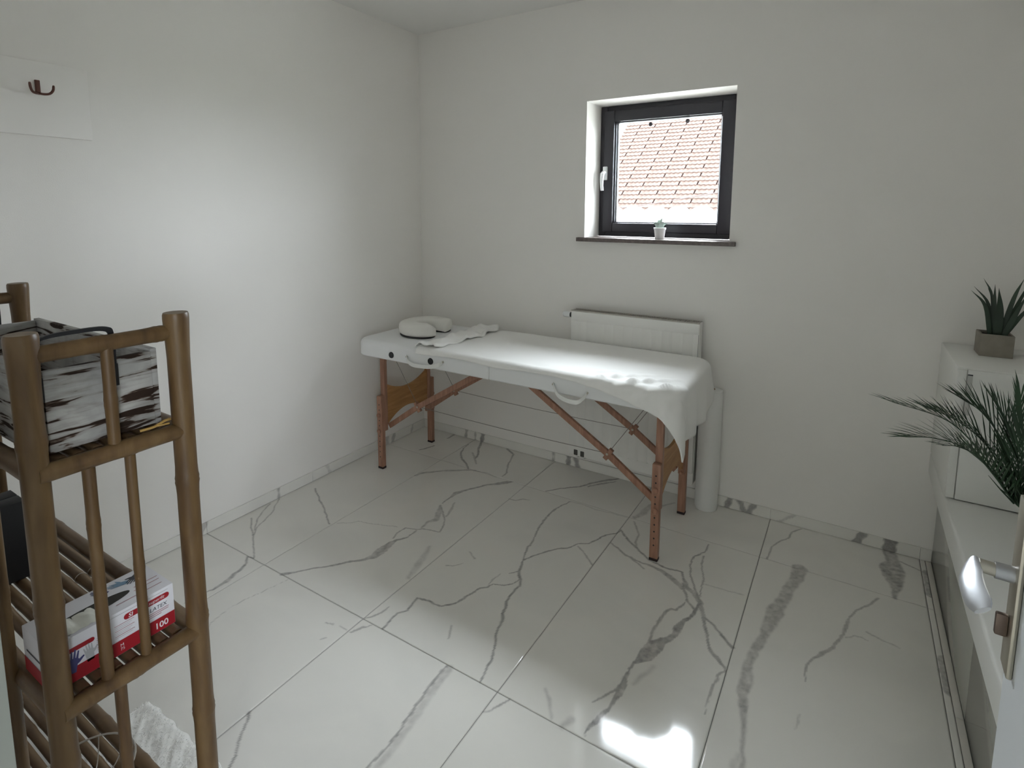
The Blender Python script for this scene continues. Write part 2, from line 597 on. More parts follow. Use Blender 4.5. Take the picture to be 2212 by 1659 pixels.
vein([(910, 1140, 3), (926, 1126.6, 6), (941.9, 1122, 10), (948.6, 1106, 10), (951, 1092.7, 5)], .7, .004)
vein([(955.4, 1088, 2), (969, 1076.9, 3), (984.8, 1065.6, 9), (1000.6, 1059.9, 5), (1025.5, 1054.2, 5), (1052.6, 1047.5, 4), (1073, 1045.2, 8), (1095.6, 1041.8, 9), (1106.9, 1040.7, 3)], .85)
vein([(982.6, 1085.9, 3), (975.8, 1099.5, 5), (964.5, 1115.3, 3)], .6)
vein([(928, 1180.8, 5), (914.7, 1203.4, 12), (898.9, 1226, 14), (883, 1248.6, 9)], .45, .008)
vein([(729.4, 1130), (756.5, 1130), (774.6, 1125.5), (801.7, 1131), (835.6, 1135.6), (858.2, 1137.9)], .5, wd=1.5)
vein([(897, 1027, 5), (912.7, 1021.6, 5), (953.4, 1017, 5), (989.6, 1016, 6), (1016.7, 1014.8, 6), (1032.5, 1018, 4), (1055, 1022.7, 2), (1071, 1030.7, 2)], .7, .004)
vein([(1012, 1013.7, 3), (1005.4, 1000, 3), (998.6, 993.4, 4), (995.3, 979.8, 3), (1000.9, 968.5, 2), (1012, 959.5, 1.5)], .9)
vein([(1019, 977.5, 3), (1025.8, 988.8, 4), (1029, 1002.4, 2)], .6)
vein([(1028, 990, 3), (1032.5, 982, 4), (1033.7, 968.5, 4), (1041.6, 952.7, 4)], .9)
vein([(1095.8, 969.6, 4), (1109.4, 982, 3), (1103.8, 991, 2.5), (1097, 1007, 2.5), (1094.7, 1020.5, 2.5), (1084.5, 1029.5, 2)], .85)
vein([(906, 971.9, 3), (919.5, 968.5, 4), (937.6, 962.9, 3)], .8)
vein([(967, 947, 3), (980.6, 939, 4)], .8)
vein([(1100, 1078, 2), (1113.7, 1081.4, 2), (1129.5, 1078, 2.5), (1143, 1080, 1.5)], .7)
vein([(1230.8, 1083.6, 2), (1203.7, 1097.2, 3), (1185.6, 1110.8, 4), (1163, 1142, 3), (1152, 1165, 2.5), (1140.8, 1183, 4), (1136, 1192, 3), (1129.5, 1210, 2.5), (1127.2, 1221.5, 5), (1120.4, 1235, 5), (1119.3, 1241.9, 5)], .85)
vein([(1230.8, 1083.6), (1262.5, 1090.4), (1289.6, 1101.7), (1321, 1108.5), (1353, 1117.5)], .4, wd=2)
vein([(1131.4, 1210.2, 3), (1151.7, 1201.2, 2.5), (1183.4, 1189.9, 3), (1203.7, 1185.4, 3), (1226.3, 1184.2, 3), (1248.9, 1175.2, 3), (1271.5, 1174, 3), (1296.4, 1161.6, 3), (1310, 1156, 3), (1332.6, 1151.4, 2.5), (1341.6, 1144.7, 2.5)], .9)
vein([(1248.9, 1180.8, 2), (1260.2, 1192.1, 2), (1269.3, 1205.7, 3), (1279.4, 1220.4, 3)], .75)
vein([(1120.4, 1241.9, 4), (1125, 1250.9, 4), (1123.8, 1264.5, 4), (1113.7, 1273.5, 4), (1100, 1289.3, 4), (1094.4, 1300.6, 5), (1093.3, 1314.2, 5), (1086.5, 1325.5, 5), (1086.5, 1336.8, 5), (1077.5, 1354.9, 4), (1071.5, 1374.4, 4), (1070.4, 1390.2, 4), (1062.5, 1419.6, 4), (1051.2, 1442.2, 4), (1042, 1464.8, 4), (1038.7, 1472.7, 4)], .9)
vein([(1122.7, 1250.9, 2), (1106.9, 1262.2, 2), (1088.8, 1264.5, 2.5), (1066.2, 1262.2, 2), (1052.6, 1267.9, 3), (1039, 1270, 4), (1016.5, 1282.5, 4), (991.6, 1299.5, 5), (975.8, 1305.2, 4), (955.4, 1309.7, 4), (939.6, 1305.2, 3.5), (921.5, 1297.2, 3.5), (901.2, 1292.7, 4), (892.1, 1302.9, 4), (878.6, 1319.8, 4), (860.5, 1325.5, 4), (849.2, 1334.5, 4), (837.9, 1347, 4), (826.6, 1358.3, 4)], .9)
vein([(1052.6, 1267.9, 2), (1063.9, 1253.2, 2), (1079.7, 1239.6, 2.5)], .6)
vein([(1100, 1238.5, 2), (1118, 1234, 3)], .8)
vein([(964.5, 1222.6, 3), (978, 1222.6, 2), (1000.6, 1215.9, 1)], .6)
vein([(1014.2, 1192.1, 2), (1025.5, 1206.8, 3)], .6)
vein([(975.5, 1351.8, 4), (967.5, 1379, 3)], .6)
vein([(783.6, 1339, 2), (801.7, 1332.3, 4), (826.6, 1323.2, 4), (840.1, 1309.7, 2)], .7)
vein([(757, 1365.4, 2), (770.7, 1362, 4), (784.3, 1354, 4), (802.4, 1349.6, 2)], .7)
vein([(705, 1344, 3), (718.7, 1350.7, 3)], .6)
vein([(734.5, 1351.8, 2), (748, 1363, 2)], .5)
vein([(693.8, 1381, 3), (705, 1377.8, 3)], .6)
vein([(965.3, 1437.7), (949.5, 1455.8), (929, 1482.9), (908.8, 1510), (893, 1535), (874.9, 1559.8), (852, 1596), (829.5, 1623), (806.9, 1643.4), (793.3, 1658), (770, 1690)], .85, wd=5)
vein([(972, 1443), (955, 1465), (935, 1492), (915, 1520), (898, 1547), (880, 1572), (862, 1600), (842, 1627), (820, 1650), (795, 1690)], .42, .006, wd=14)
vein([(537.9, 1537.2, 6), (535.6, 1555.3, 4), (526.6, 1575.6, 4), (517.5, 1596, 4.5), (510.8, 1618.5, 5), (508.5, 1632, 4), (499.5, 1647.9, 4), (480, 1680, 4)], .9)
vein([(1100.9, 1512.3, 4), (1076, 1525.9, 4), (1058, 1536, 3), (1046.7, 1537.2, 2)], .75)
vein([(1341.6, 1146.9, 3), (1355, 1162.8, 4), (1373.2, 1183, 4), (1393.6, 1201.2, 3.5), (1402.6, 1210.2, 3), (1416.2, 1217, 3.5), (1443.3, 1228.3, 4), (1475, 1236.2, 4)], .9)
vein([(1319, 1172.9, 3), (1332.6, 1183, 3), (1355, 1201, 5), (1373, 1210, 4), (1391.3, 1217, 4), (1413.9, 1226, 5), (1429.7, 1232.8, 7), (1447.8, 1246.4, 10), (1463.7, 1260, 10), (1475, 1271.2, 8)], .75)
vein([(1357.4, 1203.4), (1377.8, 1217), (1391.3, 1229.4)], .7, wd=3)
vein([(1475, 1237.3, 4), (1477.2, 1250.9, 4), (1484, 1269, 9), (1499.8, 1282.5, 12), (1508, 1295, 10), (1513.4, 1304, 8)], .8)
vein([(1475, 1260, 4), (1479.5, 1278, 5), (1486.2, 1300.6, 4), (1499.8, 1316.4, 6)], .8)
vein([(1531.5, 1176.3, 2.5), (1520.2, 1194.4, 2.5), (1502, 1201.2, 3), (1493, 1210.2, 3), (1490.8, 1223.8, 3), (1493, 1244, 3), (1497.6, 1262.2, 3.5), (1504.3, 1280.3, 4), (1511, 1300.6, 5)], .85)
vein([(1520.2, 1201.2), (1515.6, 1217), (1516.8, 1235), (1520.2, 1250.9), (1515.6, 1266.7), (1513.4, 1289.3)], .7, wd=2.5)
vein([(1505.4, 1284, 7), (1512.2, 1304.3, 8), (1519, 1329.2, 7), (1521.2, 1342.8, 6), (1525.8, 1365.4, 5), (1530.3, 1390.2, 5), (1534.8, 1406, 6), (1550.6, 1424, 10), (1564.2, 1440, 5), (1566.4, 1449, 4)], .8)
vein([(1521.2, 1333.7, 4), (1539.3, 1349.5, 4), (1555.2, 1367.6, 5), (1571, 1388, 6), (1582.3, 1399.3, 7)], .85)
vein([(1566, 1449, 3), (1552.9, 1458, 5), (1541.6, 1478.4, 5), (1532.5, 1496.5, 4), (1528, 1519, 2.5), (1521.2, 1544, 1.5)], .7)
vein([(1513, 1304, 5), (1503.2, 1317.9, 5), (1489.6, 1333.7, 6), (1476, 1342.8, 9), (1462.5, 1356.3, 14), (1458, 1369.9, 11), (1442, 1381.2, 9), (1430.8, 1385.7, 16), (1412.7, 1397, 30), (1394.7, 1415, 28), (1376.6, 1428.7, 10), (1367.5, 1432, 5)], .95)
vein([(1480.6, 1302, 2.5), (1471.5, 1308.9, 3), (1460.2, 1317.9, 4), (1448.9, 1315.6, 5), (1435.4, 1324.7, 5), (1421.8, 1342.8, 6), (1410.5, 1365.4, 5), (1401.4, 1385, 4)], .75)
vein([(1367.5, 1430.9, 4), (1358.5, 1446.7, 5), (1349.5, 1462.6, 7), (1345, 1480.7, 14), (1335.9, 1498.7, 14), (1324.6, 1516.8, 8), (1315.5, 1530.4, 5), (1306.5, 1537, 8), (1290.7, 1555.3, 9), (1272.6, 1568.8, 7), (1263.6, 1577.9, 3), (1262, 1592, 2)], .9)
vein([(1342.7, 1476, 5), (1324.6, 1492, 5), (1302, 1505.5, 4), (1279.4, 1516.8, 3)], .7)
vein([(1412.7, 1440, 8), (1394.7, 1455.8, 8), (1367.5, 1476, 6)], .4, .008)
vein([(1216, 1568.8, 10), (1234, 1555, 14)], .5, .008)
vein([(1177.8, 1487.4, 5), (1186.8, 1510, 6), (1189, 1532.6, 4), (1191.3, 1553, 4)], .45, .006)
vein([(1728, 1228, 24), (1721.5, 1250.9, 20), (1703.4, 1271.2, 20), (1692, 1296, 20), (1674, 1321, 28), (1662, 1348, 22), (1652.4, 1372, 15), (1634.3, 1399.3, 17), (1620.7, 1426.4, 13), (1614, 1446.7, 18), (1611.7, 1471.6, 22), (1602.6, 1498.7, 17), (1604.9, 1521.3, 17), (1607, 1555, 9), (1604.9, 1589, 6), (1602.6, 1618.5, 6), (1604.9, 1645.7, 9), (1600, 1680, 12)], .72, .006)
vein([(1688, 1300, 4), (1668, 1345, 4), (1655, 1375, 4), (1628, 1428, 4), (1612, 1440, 3)], .5)
vein([(1595, 1630, 8), (1588, 1645, 12), (1584.5, 1670, 14)], .4, .008)
vein([(1730.6, 1142.4), (1710.2, 1150.3), (1703.4, 1162.7), (1683, 1170.7), (1667.3, 1180.8), (1662.7, 1196.7), (1657, 1206.8)], .75, wd=3)
vein([(1921, 1194, 20), (1929.5, 1214.7, 22), (1927.2, 1230.6, 38), (1929.5, 1248.6, 34), (1934, 1266, 20), (1934, 1280, 9), (1931.7, 1291, 8)], .85, .006)
vein([(1938.5, 1210), (1988, 1232.8)], .7, wd=3)
vein([(1897.8, 1291.6, 4), (1879.7, 1305.2, 4), (1851.4, 1317.9, 4), (1835.6, 1333.7, 4), (1828.8, 1351.8, 7), (1822, 1367.6, 5), (1806.2, 1390.2, 5), (1799.5, 1400.4, 6), (1779, 1409.5, 6), (1761, 1419.6, 5), (1745.2, 1435.4, 4), (1740.7, 1453.5, 3), (1738.4, 1471.6, 2)], .65)
vein([(1826.6, 1376.7), (1846.9, 1374.4), (1865, 1377.8), (1876.3, 1383.5)], .45, wd=3)
vein([(1874, 1366.5, 4), (1903.4, 1381.2, 3), (1926, 1391.4, 4), (1944, 1400.4, 2)], .45)
vein([(1727, 1544, 3), (1724.9, 1559.8, 4), (1718, 1575, 2)], .35)
vein([(1522.6, 1262), (1567.8, 1275.8), (1606, 1284.8)], .4, wd=2.5)
vein([(1178.8, 1061, 2.5), (1208.2, 1055.4, 3), (1253.4, 1050.9, 4), (1276, 1044, 5), (1310, 1037.3, 6), (1339.3, 1033.9, 4)], .9)
vein([(1271.5, 1050.9, 4), (1310, 1043, 5), (1330, 1040, 2)], .7)
vein([(1371, 1117.5, 8), (1389, 1108.5, 12), (1407, 1092, 9), (1434.3, 1092.7, 4), (1456.9, 1085.9, 3)], .55, .006)
vein([(1368.7, 1126.6), (1375.5, 1140), (1380, 1153.7), (1373.2, 1167.3), (1373.2, 1178.6)], .65, wd=3)
for y0_, y1_ in ((-0.10, -0.265), (-0.645, -0.795)):
    VEINS.append((2.874, y0_, .021, 2.874, y1_, .021, .85, .003))
VE = np.array(VEINS)

_NG = rng.uniform(-1, 1, (128, 128))
def vnoise(x, y):
    """smooth value noise, -1..1"""
    xi, yi = np.floor(x).astype(int), np.floor(y).astype(int)
    fx, fy = x - xi, y - yi
    fx, fy = fx * fx * (3 - 2 * fx), fy * fy * (3 - 2 * fy)
    a_, b_ = _NG[xi % 128, yi % 128], _NG[(xi + 1) % 128, yi % 128]
    c_, d_ = _NG[xi % 128, (yi + 1) % 128], _NG[(xi + 1) % 128, (yi + 1) % 128]
    return (a_ * (1 - fx) + b_ * fx) * (1 - fy) + (c_ * (1 - fx) + d_ * fx) * fy

def vein_field(X, Y):
    out = np.zeros_like(X)
    wx = X + 0.0030 * vnoise(X * 34, Y * 34) + 0.0018 * vnoise(X * 95 + 7, Y * 95)
    wy = Y + 0.0030 * vnoise(X * 34 + 40, Y * 34 + 9) + 0.0018 * vnoise(X * 95 + 31, Y * 95 + 17)
    tex = 0.72 + 0.28 * vnoise(X * 60 + 11, Y * 60) + 0.15 * vnoise(X * 150, Y * 150 + 5)
    x0, x1, y0, y1 = X.min(), X.max(), Y.min(), Y.max()
    for ax, ay, ah, bx, by, bh, s, soft in VE:
        m = max(ah, bh) + 3 * soft + 0.004
        if max(ax, bx) + m < x0 or min(ax, bx) - m > x1 or max(ay, by) + m < y0 or min(ay, by) - m > y1:
            continue
        sel = (wx > min(ax, bx) - m) & (wx < max(ax, bx) + m) & (wy > min(ay, by) - m) & (wy < max(ay, by) + m)
        if not sel.any():
            continue
        px, py = wx[sel], wy[sel]
        dx, dy = bx - ax, by - ay
        t = np.clip(((px - ax) * dx + (py - ay) * dy) / (dx * dx + dy * dy + 1e-12), 0, 1)
        d = np.hypot(px - ax - t * dx, py - ay - t * dy)
        h = ah + (bh - ah) * t
        k = np.clip((h + soft - d) / (2 * soft) , 0, 1)
        k = k * k * (3 - 2 * k) * s
        wide = np.clip(h / 0.012, 0, 1)
        k = k * (1 - wide * (1 - tex[sel]))
        out[sel] = np.maximum(out[sel], k)
    return np.clip(out, 0, 1)

floor = struct('floor', 'white marble tile floor with grey veins', 'floor')
slab = MB().box(-0.1, XR + 0.1, HY1 - 0.02, 0.02, -0.06, -0.0018).build('grout_bed', M_GROUT, floor, smooth=False)
slab2 = MB().box(HX0 - .1, HX1 + .1, HY0 - .1, HY1 - 0.02, -0.06, -0.0018).build('grout_bed', M_GROUT, floor, smooth=False)
GX = [0.0, 0.4434, 1.0454, 1.6474, 2.2494, 2.8514]
GY = [0.0, -0.3613, -1.5633, -2.7653]
gap = 0.0013
def tile(x0, x1, y0, y1, res):
    nx = max(2, int(round((x1 - x0) / res)) + 1)
    ny = max(2, int(round((y1 - y0) / res)) + 1)
    xs = np.linspace(x0, x1, nx)
    ys = np.linspace(y0, y1, ny)
    X, Y = np.meshgrid(xs, ys)
    F = vein_field(X.ravel(), Y.ravel()) if res < 0.05 else np.zeros(nx * ny)
    V = np.stack([X.ravel(), Y.ravel(), np.zeros(nx * ny)], 1)
    i = np.arange(nx * ny).reshape(ny, nx)
    Q = np.stack([i[:-1, :-1].ravel(), i[:-1, 1:].ravel(), i[1:, 1:].ravel(), i[1:, :-1].ravel()], 1)
    n0 = len(V)
    ring = np.concatenate([i[0, :], i[1:, -1], i[-1, -2::-1], i[-2:0:-1, 0]])
    low = V[ring].copy()
    low[:, 2] = -0.009
    V = np.vstack([V, low])
    k = len(ring)
    j = np.arange(k)
    S4 = np.stack([ring[j], n0 + j, n0 + (j + 1) % k, ring[(j + 1) % k]], 1)
    allq = np.vstack([Q, S4])
    me = bpy.data.meshes.new('floor_tile')
    me.vertices.add(len(V))
    me.vertices.foreach_set('co', V.ravel())
    me.loops.add(allq.size)
    me.loops.foreach_set('vertex_index', allq.ravel())
    me.polygons.add(len(allq))
    me.polygons.foreach_set('loop_start', np.arange(0, allq.size, 4))
    me.polygons.foreach_set('loop_total', np.full(len(allq), 4))
    a = me.attributes.new('vein', 'FLOAT', 'POINT')
    a.data.foreach_set('value', np.concatenate([F, np.zeros(k)]).astype(np.float32))
    me.update()
    me.validate()
    me.materials.append(M_MARBLE)
    o = bpy.data.objects.new('floor_tile', me)
    COL.objects.link(o)
    o.parent = floor
    return o
for ix in range(5):
    for iy in range(3):
        xa, xb = GX[ix] + gap, GX[ix + 1] - gap
        ya, yb = GY[iy + 1] + gap, GY[iy] - gap
        if iy == 2:
            tile(xa, xb, max(ya, YS if not (DX0 < (xa + xb) / 2 < DX1) else ya), yb, 0.005)
        else:
            tile(xa, xb, ya, yb, 0.0045)
# the cut strip at the foot of the white unit, with its two dark vein ends
for seg in ((-0.3613, 0.0), (-1.5633, -0.3613), (YS, -1.5633)):
    tile(2.8514 + gap, 2.871, seg[0] + gap, seg[1] - gap, 0.004)
for ix in range(7):
    xa, xb = HX0 + ix * 0.602, min(HX0 + (ix + 1) * 0.602 - 2 * gap, HX1)
    if xb > xa + .02:
        ytop = HY1 - 0.001 if not (DX0 < (xa + xb) / 2 < DX1) else GY[3] - gap
        tile(xa, xb, -3.967, min(ytop, HY1 - .001), 0.3)
        tile(xa, xb, -5.169, -3.97, 0.3)
        tile(xa, xb, HY0, -5.172, 0.3)

# ------------------------------------------------------------------ tile skirting
def skirt(parent, length0, length1, along, streaks):
    """one 56 mm high skirting tile with vertical grey streaks (position, width, lean, strength)"""
    L = length1 - length0
    n = max(3, int(L / 0.006))
    us = np.linspace(length0 + 0.0008, length1 - 0.0008, n)
    zs = np.linspace(0.0015, 0.056, 8)
    V, F, A = [], [], []
    for z in zs:
        for u in us:
            f = 0.0
            for p, wd_, lean, s in streaks:
                d = abs(u - p - lean * (z - 0.028)) + 0.003 * math.sin(150 * z + 40 * p)
                f = max(f, s * min(1, max(0, (wd_ / 2 + 0.003 - d) / 0.006)))
            A.append(f)
            V.append((u, z))
    for r in range(len(zs) - 1):
        for c in range(n - 1):
            i = r * n + c
            F.append((i, i + 1, i + n + 1, i + n))
    k = len(V)
    if along == 'x':
        P = [(u, -0.008, z) for u, z in V]
        P += [(length0 + .0008, -0.0005, 0.0015), (length1 - .0008, -0.0005, 0.0015), (length1 - .0008, -0.0005, 0.056), (length0 + .0008, -0.0005, 0.056)]
    else:
        P = [(0.008, u, z) for u, z in V]
        P += [(0.0005, length0 + .0008, 0.0015), (0.0005, length1 - .0008, 0.0015), (0.0005, length1 - .0008, 0.056), (0.0005, length0 + .0008, 0.056)]
    t0 = (len(zs) - 1) * n
    F.append(tuple(range(t0, t0 + n)) + (k + 2, k + 3))
    F.append((0, k, k + 3, t0))
    F.append((n - 1, k + 1, k + 2, t0 + n - 1))
    me = bpy.data.meshes.new('skirting_tile')
    me.from_pydata(P, [], F)
    a = me.attributes.new('vein', 'FLOAT', 'POINT')
    a.data.foreach_set('value', np.array(A + [0, 0, 0, 0], np.float32))
    me.materials.append(M_MARBLE)
    o = bpy.data.objects.new('skirting_tile', me)
    COL.objects.link(o)
    o.parent = parent

def px_x(px, py):
    return float(at(px, py, 1, -0.008)[0])
def px_y(px, py):
    return float(at(px, py, 0, 0.008)[1])
bb = struct('baseboard_back', 'row of marble skirting tiles along the back wall', 'baseboard')
sb = [(px_x(1007, 935), .02, .2, .7), (px_x(1027, 942), .012, 0, .6), (px_x(1042, 948), .03, .2, .9), (px_x(1195, 985), .01, 0, .7),
      (px_x(1228, 993), .03, .1, .9), (px_x(1246, 1000), .03, -.3, .8), (px_x(1573, 1086), .03, .3, .9), (px_x(1603, 1095), .03, -.5, .8), (px_x(1622, 1098), .03, .5, .8),
      (px_x(1857, 1160), .035, .5, .8), (px_x(1922, 1180), .05, .1, .95), (px_x(1700, 1112), .02, 1.2, .35)]
for a, b in ((0.0085, 0.4434), (0.4434, 1.0454), (1.0454, 1.6474), (1.6474, 2.2494), (2.2494, 2.8514), (2.8514, 2.892)):
    skirt(bb, a, b, 'x', sb)
bl = struct('baseboard_left', 'row of marble skirting tiles along the left wall', 'baseboard')
sl = [(px_y(850, 945), .03, .3, .6), (px_y(836, 955), .03, 0, .5), (px_y(602, 1062), .012, 0, .7), (px_y(432, 1142), .05, .6, .5), (px_y(710, 1015), .02, -.4, .3), (px_y(890, 925), .02, .3, .4)]
for a, b in ((-0.3613, -0.0005), (-0.9623, -0.3613), (-1.5633, -0.9623), (-2.1643, -1.5633), (YS, -2.1643)):
    skirt(bl, a, b, 'y', sl)

# ------------------------------------------------------------------ window
win = struct('window_1', 'small dark framed tilt window above the massage table', 'window', (1.597, 0.19, WZ0))
FY0, FY1 = 0.185, 0.262
def frame_ring(x0, x1, z0, z1, wl, wr, wb, wt, y0, y1, bev=0.004):
    m = MB()
    m.box(x0, x0 + wl, y0, y1, z0, z1, bev)
    m.box(x1 - wr, x1, y0, y1, z0, z1, bev)
    m.box(x0 + wl, x1 - wr, y0, y1, z0, z0 + wb, bev)
    m.box(x0 + wl, x1 - wr, y0, y1, z1 - wt, z1, bev)
    return m
frame_ring(WX0 + .001, WX1 - .001, WZ0 + .001, WZ1 - .001, .040, .040, .038, .040, FY0 + .014, FY1).build('window_frame', M_ANTH, win)
frame_ring(WX0 + .030, WX1 - .030, WZ0 + .028, WZ1 - .030, .060, .070, .052, .062, FY0 - .004, FY1 - .022, .006).build('window_sash', M_ANTH, win)
gx0, gx1, gz0, gz1 = WX0 + .090, WX1 - .100, WZ0 + .080, WZ1 - .092
frame_ring(gx0 - .002, gx1 + .002, gz0 - .002, gz1 + .002, .010, .008, .008, .008, FY0 + .012, FY1 - .03, .002).build('glazing_bead', M_ANTH, win)
frame_ring(gx0 + .004, gx1 - .002, gz0 + .002, gz1 - .002, .012, .006, .006, .006, FY0 + .030, FY0 + .044, .001).build('spacer_bar', mat('aluminium_spacer', (.6, .6, .62), rough=.35, metal=.8), win)
MB().box(gx0, gx1, FY0 + .026, FY0 + .030, gz0, gz1).build('pane', M_GLASS, win, smooth=False)
MB().box(gx0, gx1, FY0 + .044, FY0 + .048, gz0, gz1).build('pane', M_GLASS, win, smooth=False)
# handle
hx, hz = at(1307, 375, 1, FY0 - .01)[0], at(1307, 375, 1, FY0 - .01)[2]
h = MB()
h.box(hx - .014, hx + .014, FY0 - .014, FY0 - .003, hz - .038, hz + .040, .004)
hp = h.build('handle_plate', M_WPLAST, win)
MB().tube([(hx, FY0 - .010, hz + .005), (hx, FY0 - .040, hz + .004), (hx - .001, FY0 - .048, hz - .004), (hx - .003, FY0 - .050, hz - .03), (hx - .004, FY0 - .046, hz - .07), (hx - .003, FY0 - .040, hz - .098)],
          [.010, .010, .012, .011, .009, .009], 12).build('window_handle', M_WPLAST, win)
# added hallway window, unseen behind the viewer, fills the room with daylight
wn2 = struct('added_hall_window', 'added white framed window at the unseen end of the hallway', 'window', (HX1 + .1, (HWY0 + HWY1) / 2, HWZ0))
m = MB()
m.box(HX1 + .06, HX1 + .13, HWY0, HWY0 + .06, HWZ0, HWZ1, .004)
m.box(HX1 + .06, HX1 + .13, HWY1 - .06, HWY1, HWZ0, HWZ1, .004)
m.box(HX1 + .06, HX1 + .13, HWY0 + .06, HWY1 - .06, HWZ0, HWZ0 + .06, .004)
m.box(HX1 + .06, HX1 + .13, HWY0 + .06, HWY1 - .06, HWZ1 - .06, HWZ1, .004)
m.build('window_frame', M_WPLAST, wn2)
MB().box(HX1 + .09, HX1 + .094, HWY0 + .06, HWY1 - .06, HWZ0 + .06, HWZ1 - .06).build('pane', M_GLASS, wn2, smooth=False)
# stone sill
sill = MB()
sill.box(1.170, 2.018, -0.032, 0.0, WZ0 - .022, WZ0, .002)
sill.box(WX0 + .0005, WX1 - .0005, -0.004, FY0 + .014, WZ0 - .0215, WZ0 - .0003)
sill.build('window_sill', M_STONE, win)
# suction cups on the glass
for px, py in ((1405, 268), (1485, 261)):
    p = at(px, py, 1, FY0 + .022)
    m = MB().lathe([(.0001, .008), (.004, .008), (.0045, .004), (.011, .0008), (.0115, 0)], n=18)
    m.v = [(p[0] + a, p[1] + .0035 - c, p[2] + b) for a, b, c in m.v]
    tag(m.build('suction_cup', mat('grey_rubber_cup', (.12, .11, .12), rough=.4)), 'small grey suction cup stuck to the window pane', 'suction cup', 'suction cups on the window pane')

# ------------------------------------------------------------------ door frame and open door
tr = struct('trim_1', 'grey door frame around the doorway', 'door frame', (DX0, YS, 0))
JL, JR = DX0 + .035, DX1 - .02
m = MB()
m.box(DX0 + .0005, JL, HY1, YS, 0.0005, DZ1 - .0005, .002)
m.box(DX0 - .07, DX0 - .018, YS, YS + .010, 0.0005, DZ1 + .05, .003)
m.build('jamb', M_JAMB, tr)
m = MB()
m.box(JR, DX1 - .0005, HY1, YS, 0.0005, DZ1 - .0005, .002)
m.build('jamb', M_JAMB, tr)
MB().box(JL, JR, HY1, YS, DZ1 - .03, DZ1 - .0005, .002).build('head', M_JAMB, tr)
sp = MB().box(JL - .0005, JL + .0012, YS - .045, YS - .020, 0.985, 1.075, .0004)
spo = sp.build('strike_plate', mat('dull_zinc', (.30, .30, .29), rough=.45, metal=.7), tr)
k = MB()
k.box(JL + .0010, JL + .0016, YS - .040, YS - .026, 1.042, 1.068)
k.box(JL + .0010, JL + .0016, YS - .040, YS - .026, 0.993, 1.022)
k.build('strike_hole', M_BLACK, spo, smooth=False)

HINGE = (2.7035, -2.700)
EDGE = (2.727, -1.962)
dl = math.hypot(EDGE[0] - HINGE[0], EDGE[1] - HINGE[1])
door = struct('door_1', 'open white door leaf with long plate lever handle', 'door', (HINGE[0], HINGE[1], 0.0))
door.rotation_euler = (0, 0, -math.atan2(EDGE[0] - HINGE[0], EDGE[1] - HINGE[1]))
MB().box(0.0, 0.040, 0.014, dl, 0.008, 2.02, .0025).build('door_leaf', M_DOOR, door, local=True)
for hz_ in (0.25, 1.78):
    MB().tube([(-.004, .006, hz_ - .045), (-.004, .006, hz_ + .045)], .006, 10).build('hinge', M_STEEL, door, local=True)
PY = dl - 0.030
pz0, pz1 = 0.925, 1.160
pl = MB().box(-.007, 0.0, PY - .020, PY + .020, pz0, pz1, .003)
plate = pl.build('handle_plate', M_STEEL, door, local=True)
LZ = 1.058
MB().tube([(-.007, PY, LZ), (-.026, PY, LZ)], .0105, 16).build('handle_collar', M_CHROME, plate, local=True)
MB().tube([(-.022, PY, LZ), (-.042, PY, LZ + .001)], .0085, 14).build('handle_neck', M_STEEL, plate, local=True)
lv = MB()
n = 16
Lr = 0.088
prof = []
for i in range(n):
    t = i / (n - 1)
    y = PY + .012 - t * (Lr + .012)
    wx_ = (.0065 + .0050 * min(1, t * 3)) * (1.0 if t < .9 else 1 - 3.5 * (t - .9))
    if i == 0:
        wx_ = .005
    prof.append((y, -.047 - .006 * math.sin(t * math.pi), .0052 - .0016 * t, wx_, .010 * t))
vs_, fs_ = [], []
N = 12
for y, x, hz2, hx2, sag in prof:
    for k in range(N):
        a = 2 * math.pi * k / N
        dx_ = hx2 * math.cos(a)
        vs_.append((x + dx_, y, LZ - sag + hz2 * math.sin(a) + dx_ * .75))
for i in range(n - 1):
    for k in range(N):
        fs_.append((i * N + k, i * N + (k + 1) % N, (i + 1) * N + (k + 1) % N, (i + 1) * N + k))
fs_.append(tuple(range(N)))
fs_.append(tuple(range((n - 1) * N, n * N)))
lv.add(vs_, fs_)
tag(lv.build('handle_lever', M_CHROME, plate, local=True), 'chrome lever')
MB().box(-.020, -.007, PY - .004, PY + .004, .972, 1.002, .002).build('lock_turn', mat('dark_bronze_key', (.16, .12, .10), rough=.4, metal=.8), plate, local=True)

# ================================================================== helpers for soft shapes
def rounded_rect(x0, x1, y0, y1, radii, n=7):
    """counter-clockwise outline; radii = (x0y0, x1y0, x1y1, x0y1)"""
    out = []
    for (cx, cy_, a0), r in zip(((x0, y0, math.pi), (x1, y0, -math.pi / 2), (x1, y1, 0), (x0, y1, math.pi / 2)), radii):
        sx = 1 if cx == x0 else -1
        sy = 1 if cy_ == y0 else -1
        for k in range(n):
            a = a0 + (math.pi / 2) * k / (n - 1)
            out.append((cx + sx * r + r * math.cos(a), cy_ + sy * r + r * math.sin(a)))
    return out

